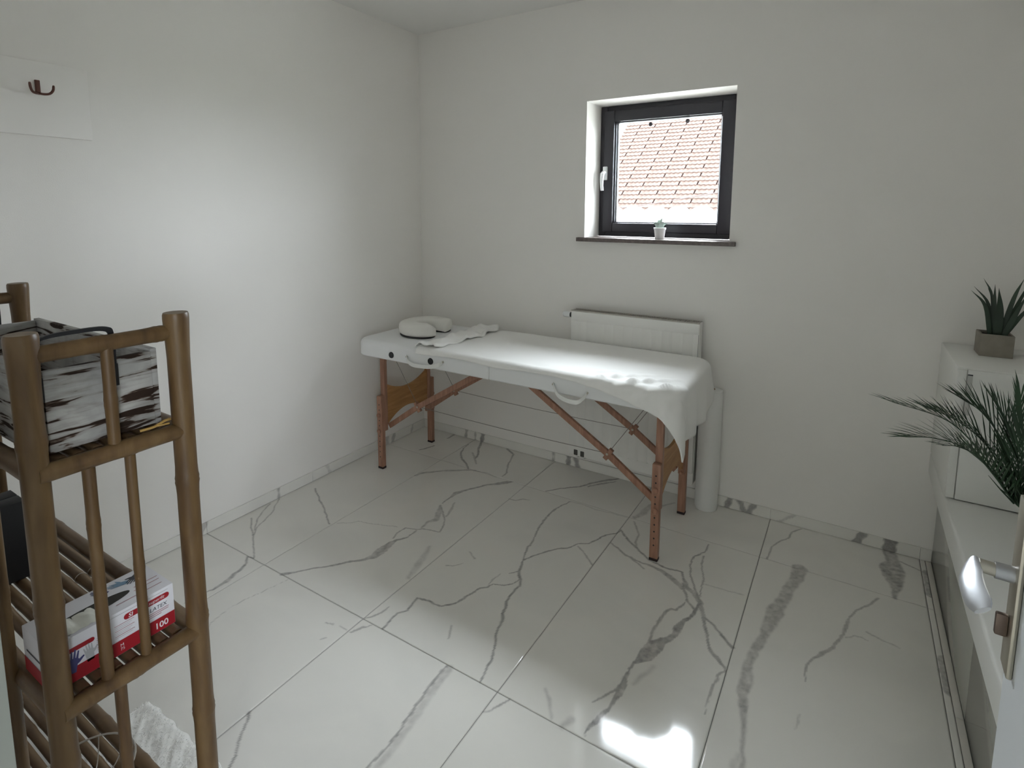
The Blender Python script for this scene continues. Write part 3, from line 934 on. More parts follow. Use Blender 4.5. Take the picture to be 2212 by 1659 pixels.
def soft_slab(x0, x1, y0, y1, z0, z1, radii, re, rb=0.006, nedge=6):
    m = MB()
    prof = [(rb, z0), (0.0, z0 + rb)]
    for k in range(nedge + 1):
        a = (math.pi / 2) * k / nedge
        prof.append((re * (1 - math.cos(a)), z1 - re + re * math.sin(a)))
    rings = []
    for inset, z in prof:
        rr = [max(r - inset, 0.002) for r in radii]
        rings.append([(x, y, z) for x, y in rounded_rect(x0 + inset, x1 - inset, y0 + inset, y1 - inset, rr)])
    n = len(rings[0])
    vs = [p for r in rings for p in r]
    fs = []
    for i in range(len(rings) - 1):
        for k in range(n):
            fs.append((i * n + k, i * n + (k + 1) % n, (i + 1) * n + (k + 1) % n, (i + 1) * n + k))
    fs.append(tuple(reversed(range(n))))
    fs.append(tuple(range(len(vs) - n, len(vs))))
    return m.add(vs, fs)

def smooth_path(pts, n=24):
    """Catmull-Rom through the points"""
    P = [np.array(p, float) for p in pts]
    P = [2 * P[0] - P[1]] + P + [2 * P[-1] - P[-2]]
    out = []
    segs = len(P) - 3
    for s in range(segs):
        p0, p1, p2, p3 = P[s:s + 4]
        m = max(2, n // segs)
        for k in range(m):
            t = k / m
            out.append(.5 * ((2 * p1) + (-p0 + p2) * t + (2 * p0 - 5 * p1 + 4 * p2 - p3) * t * t + (-p0 + 3 * p1 - 3 * p2 + p3) * t ** 3))
    out.append(P[-2])
    return [tuple(p) for p in out]

def ribbon(path, width_dir, width, thick_dir, thick):
    """flat strap following a path"""
    W = np.array(width_dir, float) * width / 2
    T = np.array(thick_dir, float) * thick / 2
    vs, fs = [], []
    for p in path:
        p = np.array(p)
        vs += [p - W - T, p + W - T, p + W + T, p - W + T]
    for i in range(len(path) - 1):
        for k in range(4):
            fs.append((i * 4 + k, i * 4 + (k + 1) % 4, i * 4 + 4 + (k + 1) % 4, i * 4 + 4 + k))
    fs.append((0, 1, 2, 3))
    fs.append(tuple(range(len(vs) - 4, len(vs))))
    return MB().add(vs, fs)

# ================================================================== massage table
TX0, TX1, TY0, TY1 = 0.112, 1.958, -0.722, -0.104
TZ0, TZ1 = 0.700, 0.793
TMID = 1.042
tab = thing('massage_table', 'white padded folding massage table on reddish wooden legs under the window', 'massage table', (1.035, -0.41, 0))
padL = soft_slab(TX0, TMID - .0012, TY0, TY1, TZ0, TZ1, (.085, .006, .006, .085), .030).build('pad', M_VINYL, tab)
padR = soft_slab(TMID + .0012, TX1, TY0, TY1, TZ0, TZ1, (.006, .085, .085, .006), .030).build('pad', M_VINYL, tab)
# face rest sockets
for px, py in ((845.5, 767), (930, 780.5)):
    p = at(px, py, 1, TY0)
    m = MB().lathe([(.0001, .0035), (.009, .0035), (.011, .004), (.0165, .004), (.0175, .0015), (.0175, -.002)], n=22)
    m.v = [(p[0] + a, TY0 - c + .0002, p[2] + b) for a, b, c in m.v]
    tag(m.build('face_rest_socket', M_BLACK, padL), 'black round socket')
# carry straps
def strap(pts, parent):
    path = smooth_path(pts, 30)
    o = ribbon(path, (0, 0, 1), .020, (0, 1, 0), .005).build('carry_strap', M_WHITECORD, parent)
    for q in (pts[0], pts[-1]):
        MB().tube([(q[0], TY0 - .0005, q[2]), (q[0], q[1] - .004, q[2])], .005, 10).build('strap_rivet', M_STEEL, o)
yF = TY0 - .004
strap([(.515, yF, .742), (.535, yF - .012, .722), (.58, yF - .024, .712), (.64, yF - .026, .714), (.70, yF - .024, .720), (.745, yF - .012, .735), (.762, yF, .748)], padL)
strap([(1.398, yF, .742), (1.412, yF - .012, .728), (1.435, yF - .022, .703), (1.48, yF - .028, .690), (1.53, yF - .026, .690), (1.556, yF - .014, .712), (1.566, yF, .730)], padR)

def leg_set(x, y, sgn, inward):
    """upper leg, slotted lower leg with holes and knobs; sgn = direction of the outer side in y"""
    up = MB().box(x - .0155, x + .0155, y - .0125, y + .0125, .225, TZ0, .002).build('upper_leg', M_BEECH, tab)
    yl = y + sgn * .0285
    lo = MB().box(x - .0185, x + .0185, yl - .0145, yl + .0145, .012, .443, .003).build('lower_leg', M_BEECH, tab)
    MB().box(x - .019, x + .019, yl - .015, yl + .015, .0, .0125, .002).build('rubber_foot', M_RUBBER, lo)
    hm = MB()
    for i in range(11):
        if i in (2, 5):
            continue
        z = .392 - .0318 * i
        t = MB().lathe([(.0001, .0006), (.0036, .0006), (.004, -.001)], n=10)
        hm.add([(x + a, yl + sgn * (.0145 + c), z + b) for a, b, c in t.v], t.f)
    hm.build('height_holes', M_BLACK, lo)['kind'] = 'stuff'
    for i in (2, 5):
        z = .392 - .0318 * i
        t = MB().lathe([(.0001, .013), (.010, .012), (.014, .008), (.014, .004), (.009, .0), (.006, -.002)], n=14)
        t.v = [(x + a, yl + sgn * (.0150 + c), z + b) for a, b, c in t.v]
        t.build('wooden_knob', M_BEECH, lo)
        t = MB().lathe([(.0001, .010), (.006, .009), (.009, .005), (.009, .0)], n=12)
        t.v = [(x + a, y - sgn * (.0125 + c), z + b) for a, b, c in t.v]
        t.build('bolt_head', M_BEECH, up)

YFU, YBU = -0.602, -0.213
for x, dirx in ((0.217, 1), (1.858, -1)):
    leg_set(x, YFU, -1, dirx)
    leg_set(x, YBU, 1, dirx)
    # waisted plywood end panel
    y0, y1 = YFU + .012, YBU - .012
    n = 17
    top, bot = [], []
    for k in range(n):
        t = k / (n - 1)
        y = y0 + (y1 - y0) * t
        q = 4 * t * (1 - t)
        top.append((y, .505 - .055 * q))
        bot.append((y, .250 + .075 * q))
    MB().prism(bot + top[::-1], 0, x - .007, x + .007).build('end_panel', M_PLY, tab)
    # folding braces, two per end, linked by cords
    xc = TMID - .007
    s_ = -dirx
    for y, nm in ((YFU + .024, 'front'), (YBU - .024, 'back')):
        leg_p = (xc + s_ * .800, y, .248)
        jnt = (xc + s_ * .575, y, .408)
        top_p = (xc + s_ * .105, y, TZ0 - .004)
        b = MB()
        b.bar(leg_p, jnt, .018, .030, (0, 0, 1), .002)
        MBl = b.build('lower_brace', M_BEECH, tab)
        b = MB()
        b.bar(jnt, top_p, .018, .030, (0, 0, 1), .002)
        MBu = b.build('upper_brace', M_BEECH, tab)
        d = np.array(top_p) - np.array(leg_p)
        d = d / np.linalg.norm(d)
        pn = np.array([-d[2], 0, d[0]])
        j = np.array(jnt)
        MB().bar(tuple(j - pn * .030 - d * .004), tuple(j + pn * .030 - d * .004), .022, .020, (0, 1, 0), .002).build('hinge_block', M_BEECH, MBl)
        MB().tube([tuple(j + np.array([0, -.012, 0])), tuple(j + np.array([0, .012, 0]))], .006, 10).build('hinge_pin', M_STEEL, MBl)
        MB().tube([jnt, (xc + s_ * .770, y, TZ0 - .002)], .0014, 6).build('cable', M_CORD, tab)
for y in (YFU + .024, YBU - .024):
    MB().tube([(xc - .575, y, .408), (xc - .28, y, .403), (xc, y, .401), (xc + .28, y, .403), (xc + .575, y, .408)], .0016, 6).build('cable', M_CORD, tab)

# ---- crescent face cushion
cu = thing('face_cushion', 'crescent shaped cream face cushion lying on the massage table', 'cushion', (0.385, -0.405, TZ1))
def crescent(R, half, z0, z1, rnd, a_open, n=40):
    """swept rounded section; ends rounded"""
    cx, cy_ = 0.385, -0.405
    vs, fs = [], []
    sec = []
    K = 20
    A = [a_open + (2 * math.pi - 2 * a_open) * i / (n - 1) for i in range(n)]
    rot = math.radians(8)
    for i, a in enumerate(A):
        e = min(i, n - 1 - i)
        f = math.sin(min(1, (e + .35) / 4.2) * math.pi / 2)
        fw = f
        hw = half * fw
        hh = (z1 - z0) / 2 * (0.55 + 0.45 * f)
        zc = z0 + hh
        for k in range(K):
            t = 2 * math.pi * k / K
            c, s = math.cos(t), math.sin(t)
            px = math.copysign(abs(c) ** .55, c) * hw
            pz = math.copysign(abs(s) ** .6, s) * hh
            r = R + px
            vs.append((cx + r * math.cos(a + rot), cy_ + r * math.sin(a + rot) * 1.02, zc + pz))
    for i in range(n - 1):
        for k in range(K):
            fs.append((i * K + k, i * K + (k + 1) % K, (i + 1) * K + (k + 1) % K, (i + 1) * K + k))
    fs.append(tuple(range(K)))
    fs.append(tuple(range((n - 1) * K, n * K)))
    return MB().add(vs, fs)
crescent(.105, .058, TZ1 + .006, TZ1 + .080, .02, math.radians(30)).build('cushion_pad', M_CUSH, cu, angle=60)
crescent(.105, .052, TZ1 + .0005, TZ1 + .010, .02, math.radians(33)).build('base_plate', M_BLACK, cu, angle=60)

# ---- towel sheet over the table, hanging down at the right end
def towel():
    zt = TZ1 + .0035
    rc = .095
    x1, y0, y1 = TX1 + .003, TY0 - .003, TY1 + .003
    rb = .028
    NX, NY = 190, 120
    vs = []
    us = np.linspace(0, 1, NX)
    wsn = np.linspace(0, 1, NY)
    X_START = .552
    for b in wsn:
        for a in us:
            oh = .130 + .085 * min(1, max(0, (b - .06) / .14))
            fx = X_START + .03 * b + a * (x1 + oh - X_START - .03 * b)
            # front hem: just over the edge, lower towards the right end
            t = min(1, max(0, (fx - 1.50) / .45))
            over = .011 + .004 * math.sin(fx * 13) + .085 * t * t * (3 - 2 * t) + .015 * min(1, max(0, (fx - 1.93) / .12))
            yb = y1 - .006
            yf = y0 - over
            fy = yb + b * (yf - yb)
            # folds near the front right corner (in the flat sheet)
            # nearest point of the inset outline
            xi, yi0, yi1 = x1 - rb, y0 + rb, y1 - rb
            rci = rc - rb
            nx_, ny_ = 0.0, 0.0
            cx_, cyf, cyb = xi - rci, yi0 + rci, yi1 - rci
            if fx > cx_ and fy < cyf:
                dx, dy = fx - cx_, fy - cyf
                d = math.hypot(dx, dy)
                rho = d - rci
                nx_, ny_ = dx / (d + 1e-9), dy / (d + 1e-9)
                bx, by = cx_ + nx_ * rci, cyf + ny_ * rci
            elif fx > cx_ and fy > cyb:
                dx, dy = fx - cx_, fy - cyb
                d = math.hypot(dx, dy)
                rho = d - rci
                nx_, ny_ = dx / (d + 1e-9), dy / (d + 1e-9)
                bx, by = cx_ + nx_ * rci, cyb + ny_ * rci
            else:
                cand = []
                cand.append((fx - xi, 1, 0, xi, fy))
                cand.append((yi0 - fy, 0, -1, fx, yi0))
                cand.append((fy - yi1, 0, 1, fx, yi1))
                rho, nx_, ny_, bx, by = max(cand, key=lambda c: c[0])
            # rough terry relief and soft folds
            rel = .0012 * math.sin(fx * 23 + 5 * math.sin(fy * 9)) * math.sin(fy * 17 + 2 * math.sin(fx * 7))
            cr = max(0, 1 - math.hypot((fx - 1.80) / .34, (fy + .69) / .16))
            fold = cr * (.013 * math.sin((fx * .75 - fy * .9) * 62 + 1.0) + .007 * math.sin((fx + fy * .35) * 88))
            fold += max(0, fold) * .5
            if rho <= 0:
                vs.append((fx, fy, zt + rel + max(fold, -.001) * .8))
                continue
            arc = rb * math.pi / 2
            if rho < arc:
                q = rho / rb
                out = rb * math.sin(q)
                dz = rb * (1 - math.cos(q))
            else:
                out = rb
                dz = rb + (rho - arc)
            hang = min(1, max(0, (rho - arc) / .12))
            # hanging part swings and pleats a little
            ang = math.atan2(ny_, nx_)
            s_along = by if abs(nx_) > .9 else (bx if abs(ny_) > .9 else ang * .12)
            out += hang * (.012 + .010 * math.sin(s_along * 34 + 1.2)) + hang * .045 * math.exp(-((ang + .80) / .42) ** 2)
            out += max(fold, 0) * .7
            vs.append((bx + nx_ * out, by + ny_ * out, zt - dz + rel * .5))
    fs = []
    for j in range(NY - 1):
        for i in range(NX - 1):
            k = j * NX + i
            fs.append((k, k + 1, k + NX + 1, k + NX))
    return MB().add(vs, fs)
tw = towel().build('towel_sheet', M_TOWEL, smooth=True, angle=180)
tag(tw, 'white terry sheet spread over the massage table, hanging down one end', 'towel')
sm = tw.modifiers.new('thickness', 'SOLIDIFY')
sm.thickness = .0068
sm.offset = 1
# folded back upper hem of the same sheet
fm = []
NXF, NYF = 16, 70
vs_, fs_ = [], []
for j in range(NYF):
    t = j / (NYF - 1)
    y = TY0 + .020 + t * (TY1 - .010 - TY0 - .02)
    xl = .556 + .020 * math.sin(t * 5) * t
    xr = .690 + .030 * math.sin(t * math.pi) + .012 * math.sin(t * 23) + .03 * t
    for i in range(NXF):
        s_ = i / (NXF - 1)
        x = xl + (xr - xl) * s_
        z = TZ1 + .0115 + .014 * math.sin(min(1, s_ * 4) * math.pi / 2) + .006 * math.sin(s_ * 9 + t * 13) + .005 * math.sin(t * 31 + s_ * 3)
        z += .012 * math.exp(-((s_ - .93) / .06) ** 2) * max(0, math.sin(t * 19 + .5))
        if i == 0:
            z = TZ1 + .009
        if i == NXF - 1:
            z -= .006
        vs_.append((x, y, z))
for j in range(NYF - 1):
    for i in range(NXF - 1):
        k = j * NXF + i
        fs_.append((k, k + 1, k + NXF + 1, k + NXF))
fo = MB().add(vs_, fs_).build('folded_hem', M_TOWEL, tw, angle=180)
sm = fo.modifiers.new('thickness', 'SOLIDIFY')
sm.thickness = .005
sm.offset = -1

# ================================================================== radiator
RX0, RX1, RZ0, RZ1 = 1.176, 1.884, .112, .966
RYF, RYB = -.089, -.022
rad = thing('panel_radiator', 'white ribbed panel radiator on the back wall behind the massage table', 'radiator', (1.53, -.07, RZ0))
m = MB()
# ribbed front plate
xs = [RX0 + .004]
ys = [RYF]
pitch = .0530
x = RX0 + .035
while x < RX1 - .03:
    xs += [x, x + .005, x + .010, x + .015]
    ys += [RYF, RYF + .0030, RYF + .0030, RYF]
    x += pitch
xs += [RX1 - .004]
ys += [RYF]
za, zb = RZ0 + .060, RZ1 - .060
vs_ = [(a, b, za) for a, b in zip(xs, ys)] + [(a, b, zb) for a, b in zip(xs, ys)]
n = len(xs)
fs_ = [(i, i + 1, n + i + 1, n + i) for i in range(n - 1)]
m.add(vs_, fs_)
m.box(RX0 + .002, RX1 - .002, RYF - .0005, RYF + .012, RZ0, za + .001, .003)
m.box(RX0 + .002, RX1 - .002, RYF - .0005, RYF + .012, zb - .001, RZ1 - .006, .003)
m.build('front_panel', M_RAD, rad)
MB().box(RX0 + .006, RX1 - .006, RYF + .014, RYB, RZ0 + .012, RZ1 - .014).build('convector_core', M_RADIN, rad, smooth=False)
for xa, xb in ((RX0, RX0 + .003), (RX1 - .003, RX1)):
    MB().box(xa, xb, RYF + .002, RYB, RZ0 + .004, RZ1 - .001, .001).build('side_panel', M_RAD, rad)
m = MB()
m.box(RX0, RX1, RYF + .0005, RYF + .008, RZ1 - .006, RZ1, .001)
m.box(RX0, RX1, RYB - .008, RYB, RZ1 - .006, RZ1, .001)
x = RX0 + .012
while x < RX1 - .01:
    m.box(x, x + .0035, RYF + .008, RYB - .008, RZ1 - .006, RZ1 - .001)
    x += .012
gr = m.build('top_grille', mat('grille_grey', (.50, .47, .42), rough=.6), rad)
for xx in (RX0 + .12, RX1 - .12):
    MB().box(xx - .012, xx + .012, RYB, -.001, .30, .36, .002).build('wall_bracket', M_RAD, rad)
# thermostat head at the upper left end
tz = at(1222, 678, 1, -.065)[2]
m = MB().tube([(RX0 - .006, -.065, tz), (RX0 - .014, -.065, tz)], .015, 18)
col_ = m.build('valve_collar', M_BLACK, rad)
m = MB().tube([(RX0 - .014, -.065, tz), (RX0 - .020, -.065, tz), (RX0 - .045, -.065, tz), (RX0 - .055, -.065, tz), (RX0 - .060, -.065, tz)], [.014, .0165, .0165, .0145, .010], 20)
m.build('thermostat_head', M_WPLAST, rad)
m = MB().tube([(RX0 - .007, -.065, tz), (RX0 + .002, -.065, tz)], .009, 12)
m.build('valve_stub', M_STEEL, rad)
# pipe connection below the left corner
p = at(1252, 977, 1, -.08)
m = MB()
m.box(p[0] - .033, p[0] - .008, -.092, -.062, p[2] - .018, p[2] + .016, .004)
m.box(p[0] + .008, p[0] + .033, -.092, -.062, p[2] - .020, p[2] + .014, .004)
m.box(p[0] - .008, p[0] + .008, -.086, -.068, p[2] - .006, p[2] + .006, .002)
vv = m.build('valve_block', mat('dark_nickel', (.10, .10, .09), rough=.35, metal=.6), rad)
for dx in (-.02, .02):
    MB().tube([(p[0] + dx, -.077, p[2] + .01), (p[0] + dx, -.077, RZ0 + .03)], .008, 10).build('riser', M_RAD, vv)
    MB().tube([(p[0] + dx, -.077, p[2] - .015), (p[0] + dx, -.070, p[2] - .035), (p[0] + dx, -.02, p[2] - .045), (p[0] + dx, -.0015, p[2] - .045)], .007, 10).build('pipe', M_RAD, vv)

# ================================================================== paper roll standing on the floor
rl = thing('paper_roll', 'tall white couch paper roll standing on the floor beside the radiator', 'roll', (1.950, -.0590, 0))
m = MB()
m.lathe([(.018, .632), (.050, .632), (.0545, .629), (.056, .622), (.0565, .30), (.056, .010), (.054, .002), (.050, .0), (.018, .0)], (1.950, -.0590, 0), 36)
o = m.build('paper', M_PAPER, rl)
MB().lathe([(.0165, .001), (.0178, .001), (.0178, .634), (.0165, .634)], (1.950, -.0590, 0), 20).build('core_tube', mat('brown_card_core', (.35, .27, .18), rough=.9), rl)

# ================================================================== white units on the right
XP = 2.893
YE = -2.66
TOPZ = .497
Y = [-.010, -.904, -1.798, YE]
names = ['white gloss low cabinet in the corner under the tall wall unit', 'white gloss low cabinet in the middle of the row, beside the palm', 'white gloss low cabinet at the end of the row behind the open door']
for i in range(3):
    ya, yb = Y[i + 1] + .0008, Y[i] - .0008
    c = thing('low_cabinet', names[i], 'cabinet', (3.07, (ya + yb) / 2, 0), 'row of low white cabinets')
    MB().box(XP + .020, XR - .002, ya, yb, .0005, TOPZ - .1005).build('carcass', M_LACQ2, c, smooth=False)
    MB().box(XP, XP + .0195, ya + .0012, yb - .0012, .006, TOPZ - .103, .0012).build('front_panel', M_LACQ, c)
    MB().box(2.8725, XP - .0005, ya, yb, .0005, .0035, .0008).build('floor_trim', mat('pale_trim', (.66, .63, .58), rough=.4), c)
wt = MB().box(2.851, XR - .002, YE, -.0015, TOPZ - .100, TOPZ, .010, 3).build('worktop', M_LACQ2)
tag(wt, 'thick white worktop running along the low cabinets', 'worktop')

UY = -.463
UZ = .980
uc = thing('tall_cabinet', 'white cupboard standing on the worktop in the far corner with grey potted succulent on top', 'cabinet', (3.06, UY / 2, TOPZ))
MB().box(2.852, XR - .002, UY + .020, -.002, TOPZ + .0005, UZ, .004).build('carcass', M_LACQ2, uc)
dd = MB().box(2.880, XR - .006, UY, UY + .0195, TOPZ + .004, UZ - .004, .004).build('cabinet_door', M_LACQ2, uc)
MB().box(2.853, 2.8785, UY + .004, UY + .0195, TOPZ + .004, UZ - .006, .003).build('filler_strip', M_LACQ2, uc)
MB().box(2.8795, 2.8935, UY - .0035, UY - .0002, UZ - .165, UZ - .020, .001).build('grip_strip', mat('grey_grip', (.50, .50, .47), rough=.35), dd)
MB().box(2.8795, 2.8935, UY - .0042, UY - .0030, UZ - .022, UZ - .018).build('grip_cap', M_PRINTK, dd)

# ================================================================== hook board on the left wall
hbz0, hbz1, hby0, hby1 = 1.778, 2.035, -2.66, -1.893
hbd = thing('hook_board', 'white wall board on the left wall carrying a brown coat hook', 'board', (0, (hby0 + hby1) / 2, hbz0))
MB().box(.0005, .016, hby0, hby1, hbz0, hbz1, .002).build('board', M_WALL, hbd)
def hook(yc, zc, label):
    hk = thing('coat_hook', label, 'hook', (.016, yc, zc), 'coat hooks on the white board')
    MB().box(.0165, .0225, yc - .0075, yc + .0075, zc - .020, zc + .030, .0015).build('back_plate', M_BRONZE, hk)
    for s_ in (-1, 1):
        path = smooth_path([(.020, yc, zc - .014), (.032, yc + s_ * .010, zc - .018), (.046, yc + s_ * .024, zc - .016), (.055, yc + s_ * .032, zc - .004), (.057, yc + s_ * .034, zc + .013)], 16)
        MB().tube(path, [.0042] * (len(path) - 2) + [.0040, .0028], 10).build('prong', M_BRONZE, hk)
hook(-2.050, 1.940, 'brown double prong coat hook nearest the free end of the white board')
hook(-2.350, 1.940, 'brown double prong coat hook further along the white board')

# ================================================================== bamboo rack
P1 = (1.371, -2.560)
P2 = (1.378, -2.320)
P3 = (0.566, -2.322)
P4 = (0.562, -2.562)
RH = 1.315
rack = thing('bamboo_rack', 'brown bamboo rack with three slatted shelves beside the doorway', 'rack', ((P1[0] + P3[0]) / 2, -2.44, 0))
def bamboo(p0, p1, r, nodes, flare=0.0, n=18):
    """a cane with knots at the given fractions"""
    p0, p1 = np.array(p0, float), np.array(p1, float)
    L = np.linalg.norm(p1 - p0)
    ts = {0.0: 1.0, 1.0: 1.0}
    for t in nodes:
        e = .006 / L
        for dt, k in ((-5 * e, .985), (-2 * e, 1.03), (-.8 * e, 1.09), (0, 1.05), (.8 * e, 1.08), (2 * e, 1.02), (5 * e, .985)):
            if 0 < t + dt < 1:
                ts[t + dt] = k
    if flare:
        ts[1 - .012 / L] = 1 + flare
        ts[1 - .004 / L] = 1 + flare * .9
        ts[1.0] = 1 + flare * .45
        ts[1 - .045 / L] = 1 + flare * .55
        ts[1 - .09 / L] = 1.0
    keys = sorted(ts)
    return MB().tube([tuple(p0 + (p1 - p0) * t) for t in keys], [r * ts[t] for t in keys], n)
for (x, y), nd, fl in ((P1, (.16, .40, .635, .86), .16), (P2, (.12, .335, .50, .735), .14), (P3, (.2, .45, .7), .16), (P4, (.15, .4, .66), .1)):
    bamboo((x, y, 0), (x, y, RH), .0205, nd, fl).build('post', M_BAMBOO, rack)
ZT, ZM, ZL, ZB = 1.277, 1.074, .629, .118
def rail(x, ya, yb, z, r=.0155, nd=(.55,), dx=0.0, dz=0.0):
    return bamboo((x + dx, ya, z - dz), (x + dx, yb, z + dz), r, nd).build('rail', M_BAMBOO, rack)
rail(1.374, -2.560, -2.320, ZT, .0150, (.45, .86))
rail(1.380, -2.560, -2.312, ZM, .0160, (.56,))
rail(1.380, -2.560, -2.312, ZL, .0165, (.48,))
rail(1.374, -2.560, -2.320, ZB, .0160, (.5,))
for z in (ZT, ZM, ZL, ZB):
    rail(.564, -2.562, -2.322, z, .0155, (.5,))
def spindle(y, z0, z1, nd, x=1.377, r=.0105):
    bamboo((x, y, z0), (x, y, z1), r, nd).build('spindle', M_BAMBOO, rack)
spindle(-2.443, ZM + .004, ZT, (.45,))
spindle(-2.487, ZL + .004, ZM, (.72, .12))
spindle(-2.420, ZL + .004, ZM, (.45,), r=.0092)
spindle(-2.469, ZB, ZL, (.3, .7))
for y, z0, z1 in ((-2.44, ZM, ZT), (-2.40, ZL, ZM), (-2.48, ZL, ZM)):
    spindle(y, z0, z1, (.5,), x=.564)
bamboo((1.205, -2.5795, 0), (1.200, -2.5795, RH - .10), .0125, (.25, .47, .66)).build('back_stile', M_BAMBOO, rack)
bamboo((.80, -2.5795, 0), (.80, -2.5795, RH - .10), .0125, (.25, .47, .66)).build('back_stile', M_BAMBOO, rack)
slat0 = None
for zs in (ZM, ZL, ZB):
    for y, r in ((-2.3215, .0175), (-2.5605, .0165)):
        bamboo((.566, y, zs - .002), (1.376, y, zs - .002), r, (.12, .36, .61, .84)).build('long_rail', M_SLAT, rack)
    for k in range(7):
        y = -2.3555 - k * .0275
        if slat0 is None:
            slat0 = bamboo((.556, y, zs + .0045), (1.368, y, zs + .0045), .0112, (.2, .52, .8), n=12).build('slat', M_SLAT, rack)
            sy, sz = y, zs
        else:
            c = dup(slat0, parent=rack)
            c.location = (random.uniform(-.004, .004) - 0.0, y - sy, zs - sz)
            c.rotation_euler = (0, 0, 0)
# rattan ties
for zs, xs_ in ((ZM, (1.30,)), (ZL, (.98,)), (ZB, (1.06,))):
    for x in xs_:
        for k in range(2):
            y = -2.3555 - k * .0275
            ring = [(x + .002 * math.cos(a) + .004 * k, y + .0122 * math.cos(a), zs + .0045 + .0122 * math.sin(a)) for a in np.linspace(0, 2 * math.pi, 18)]
            MB().tube(ring, .0011, 6, caps=False).build('rattan_tie', M_WIRE, rack)
tie = smooth_path([(1.366, -2.395, ZM + .018), (1.372, -2.372, ZM + .020), (1.372, -2.352, ZM + .026), (1.366, -2.338, ZM + .024), (1.350, -2.334, ZM + .020)], 14)
MB().tube(tie, .0026, 6).build('straw_tie', M_STRAW, rack)
MB().tube(smooth_path([(1.370, -2.372, ZM + .020), (1.376, -2.362, ZM + .021), (1.374, -2.345, ZM + .019)], 8), .0018, 6).build('straw_tie', M_STRAW, rack)

# ---- weathered crate on the top shelf
cz0 = ZM + .0175
CX0, CX1, CY0, CY1, CZ1 = .785, 1.357, -2.545, -2.349, 1.246
cr = thing('wooden_crate', 'weathered grey wooden crate with black iron handles on the top shelf of the rack', 'crate', ((CX0 + CX1) / 2, (CY0 + CY1) / 2, cz0))
t_ = .012
MB().box(CX1 - t_, CX1, CY0 + t_ + .0003, CY1 - t_ - .0003, cz0 + .004, CZ1 - .004, .0015).build('end_board', M_CRATE, cr)
MB().box(CX0, CX0 + t_, CY0 + t_ + .0003, CY1 - t_ - .0003, cz0 + .004, CZ1 - .004, .0015).build('end_board', M_CRATE, cr)
MB().box(CX0 - .004, CX1 - .003, CY0, CY0 + t_, cz0 + .002, CZ1, .0015).build('side_board', M_CRATE, cr)
MB().box(CX0 - .004, CX1 - .003, CY1 - t_, CY1, cz0 + .002, CZ1, .0015).build('side_board', M_CRATE, cr)
MB().box(CX0 + t_, CX1 - t_, CY0 + t_, CY1 - t_, cz0 + .003, cz0 + .013).build('bottom_board', M_CRATE, cr, smooth=False)
M_IRON = mat('black_iron', (.010, .010, .012), rough=.5, metal=.2)
for xe, s_ in ((CX1, 1), (CX0, -1)):
    xo = xe + s_ * .004
    path = smooth_path([(xo, -2.540, 1.225), (xo, -2.540, 1.285), (xo + s_ * .001, -2.528, 1.301), (xo + s_ * .002, -2.48, 1.304), (xo + s_ * .001, -2.438, 1.301), (xo, -2.427, 1.285), (xo, -2.427, 1.225)], 40)
    hd = ribbon(path, (1, 0, 0), .006, (0, .7, .7), .010).build('iron_handle', M_IRON, cr)
    for yy in (-2.540, -2.427):
        MB().box(min(xe, xo), max(xe, xo), yy - .007, yy + .007, 1.190, 1.232, .001).build('strap_end', M_IRON, hd)
    if s_ < 0:
        curl = [(xo, -2.470 + .022 * math.cos(a), 1.282 + .018 * math.sin(a)) for a in np.linspace(-2.6, 1.4, 18)]
        MB().tube(curl, .003, 8).build('iron_curl', M_IRON, hd)

# ---- glove box on the middle shelf
bz0 = ZL + .0165
BX0, BX1, BY0, BY1 = 1.226, 1.341, -2.562, -2.346
BZ1 = bz0 + .090
gb = thing('glove_box', 'white and red cardboard box of disposable gloves on the middle shelf of the rack', 'box', ((BX0 + BX1) / 2, (BY0 + BY1) / 2, bz0))
MB().box(BX0, BX1, BY0, BY1, bz0, BZ1, .0012).build('carton', M_CARD, gb)
XF = BX1 + .0004
def onface(u, v):          # front face: u from the near end, v up
    return (XF, BY0 + u, bz0 + v)
def ontop(u, v):           # top: u along, v from the front edge back
    return (BX1 - v, BY0 + u, BZ1 + .0004)
LB = BY1 - BY0
MB().sheet([(.0008, .001), (LB - .0008, .001), (LB - .0008, .030), (.0008, .030)], onface).build('red_band', M_RED, gb, smooth=False)
def endface(u, v):
    return (BX1 - u, BY0 - .0004, bz0 + v)
MB().sheet([(.001, .001), (.114, .001), (.114, .030), (.001, .030)], endface).build('red_band', M_RED, gb, smooth=False)
MB().sheet([(.012, .045), (.10, .045), (.10, .049), (.012, .049)], endface).build('print_line', M_PRINTK, gb, smooth=False)
def pill(u0, u1, v0, v1, mk, n=9):
    r = (v1 - v0) / 2
    pts = []
    for k in range(n):
        a = -math.pi / 2 + math.pi * k / (n - 1)
        pts.append((u1 - r + r * math.cos(a), v0 + r + r * math.sin(a)))
    for k in range(n):
        a = math.pi / 2 + math.pi * k / (n - 1)
        pts.append((u0 + r + r * math.cos(a), v0 + r + r * math.sin(a)))
    return MB().sheet(pts, mk)
pill(.122, .207, .066, .078, onface).build('red_label', M_RED, gb, smooth=False)
pill(.012, .072, .060, .069, onface).build('red_label', M_RED, gb, smooth=False)
def onface2(u, v):
    return (XF + .0003, BY0 + u, bz0 + v)
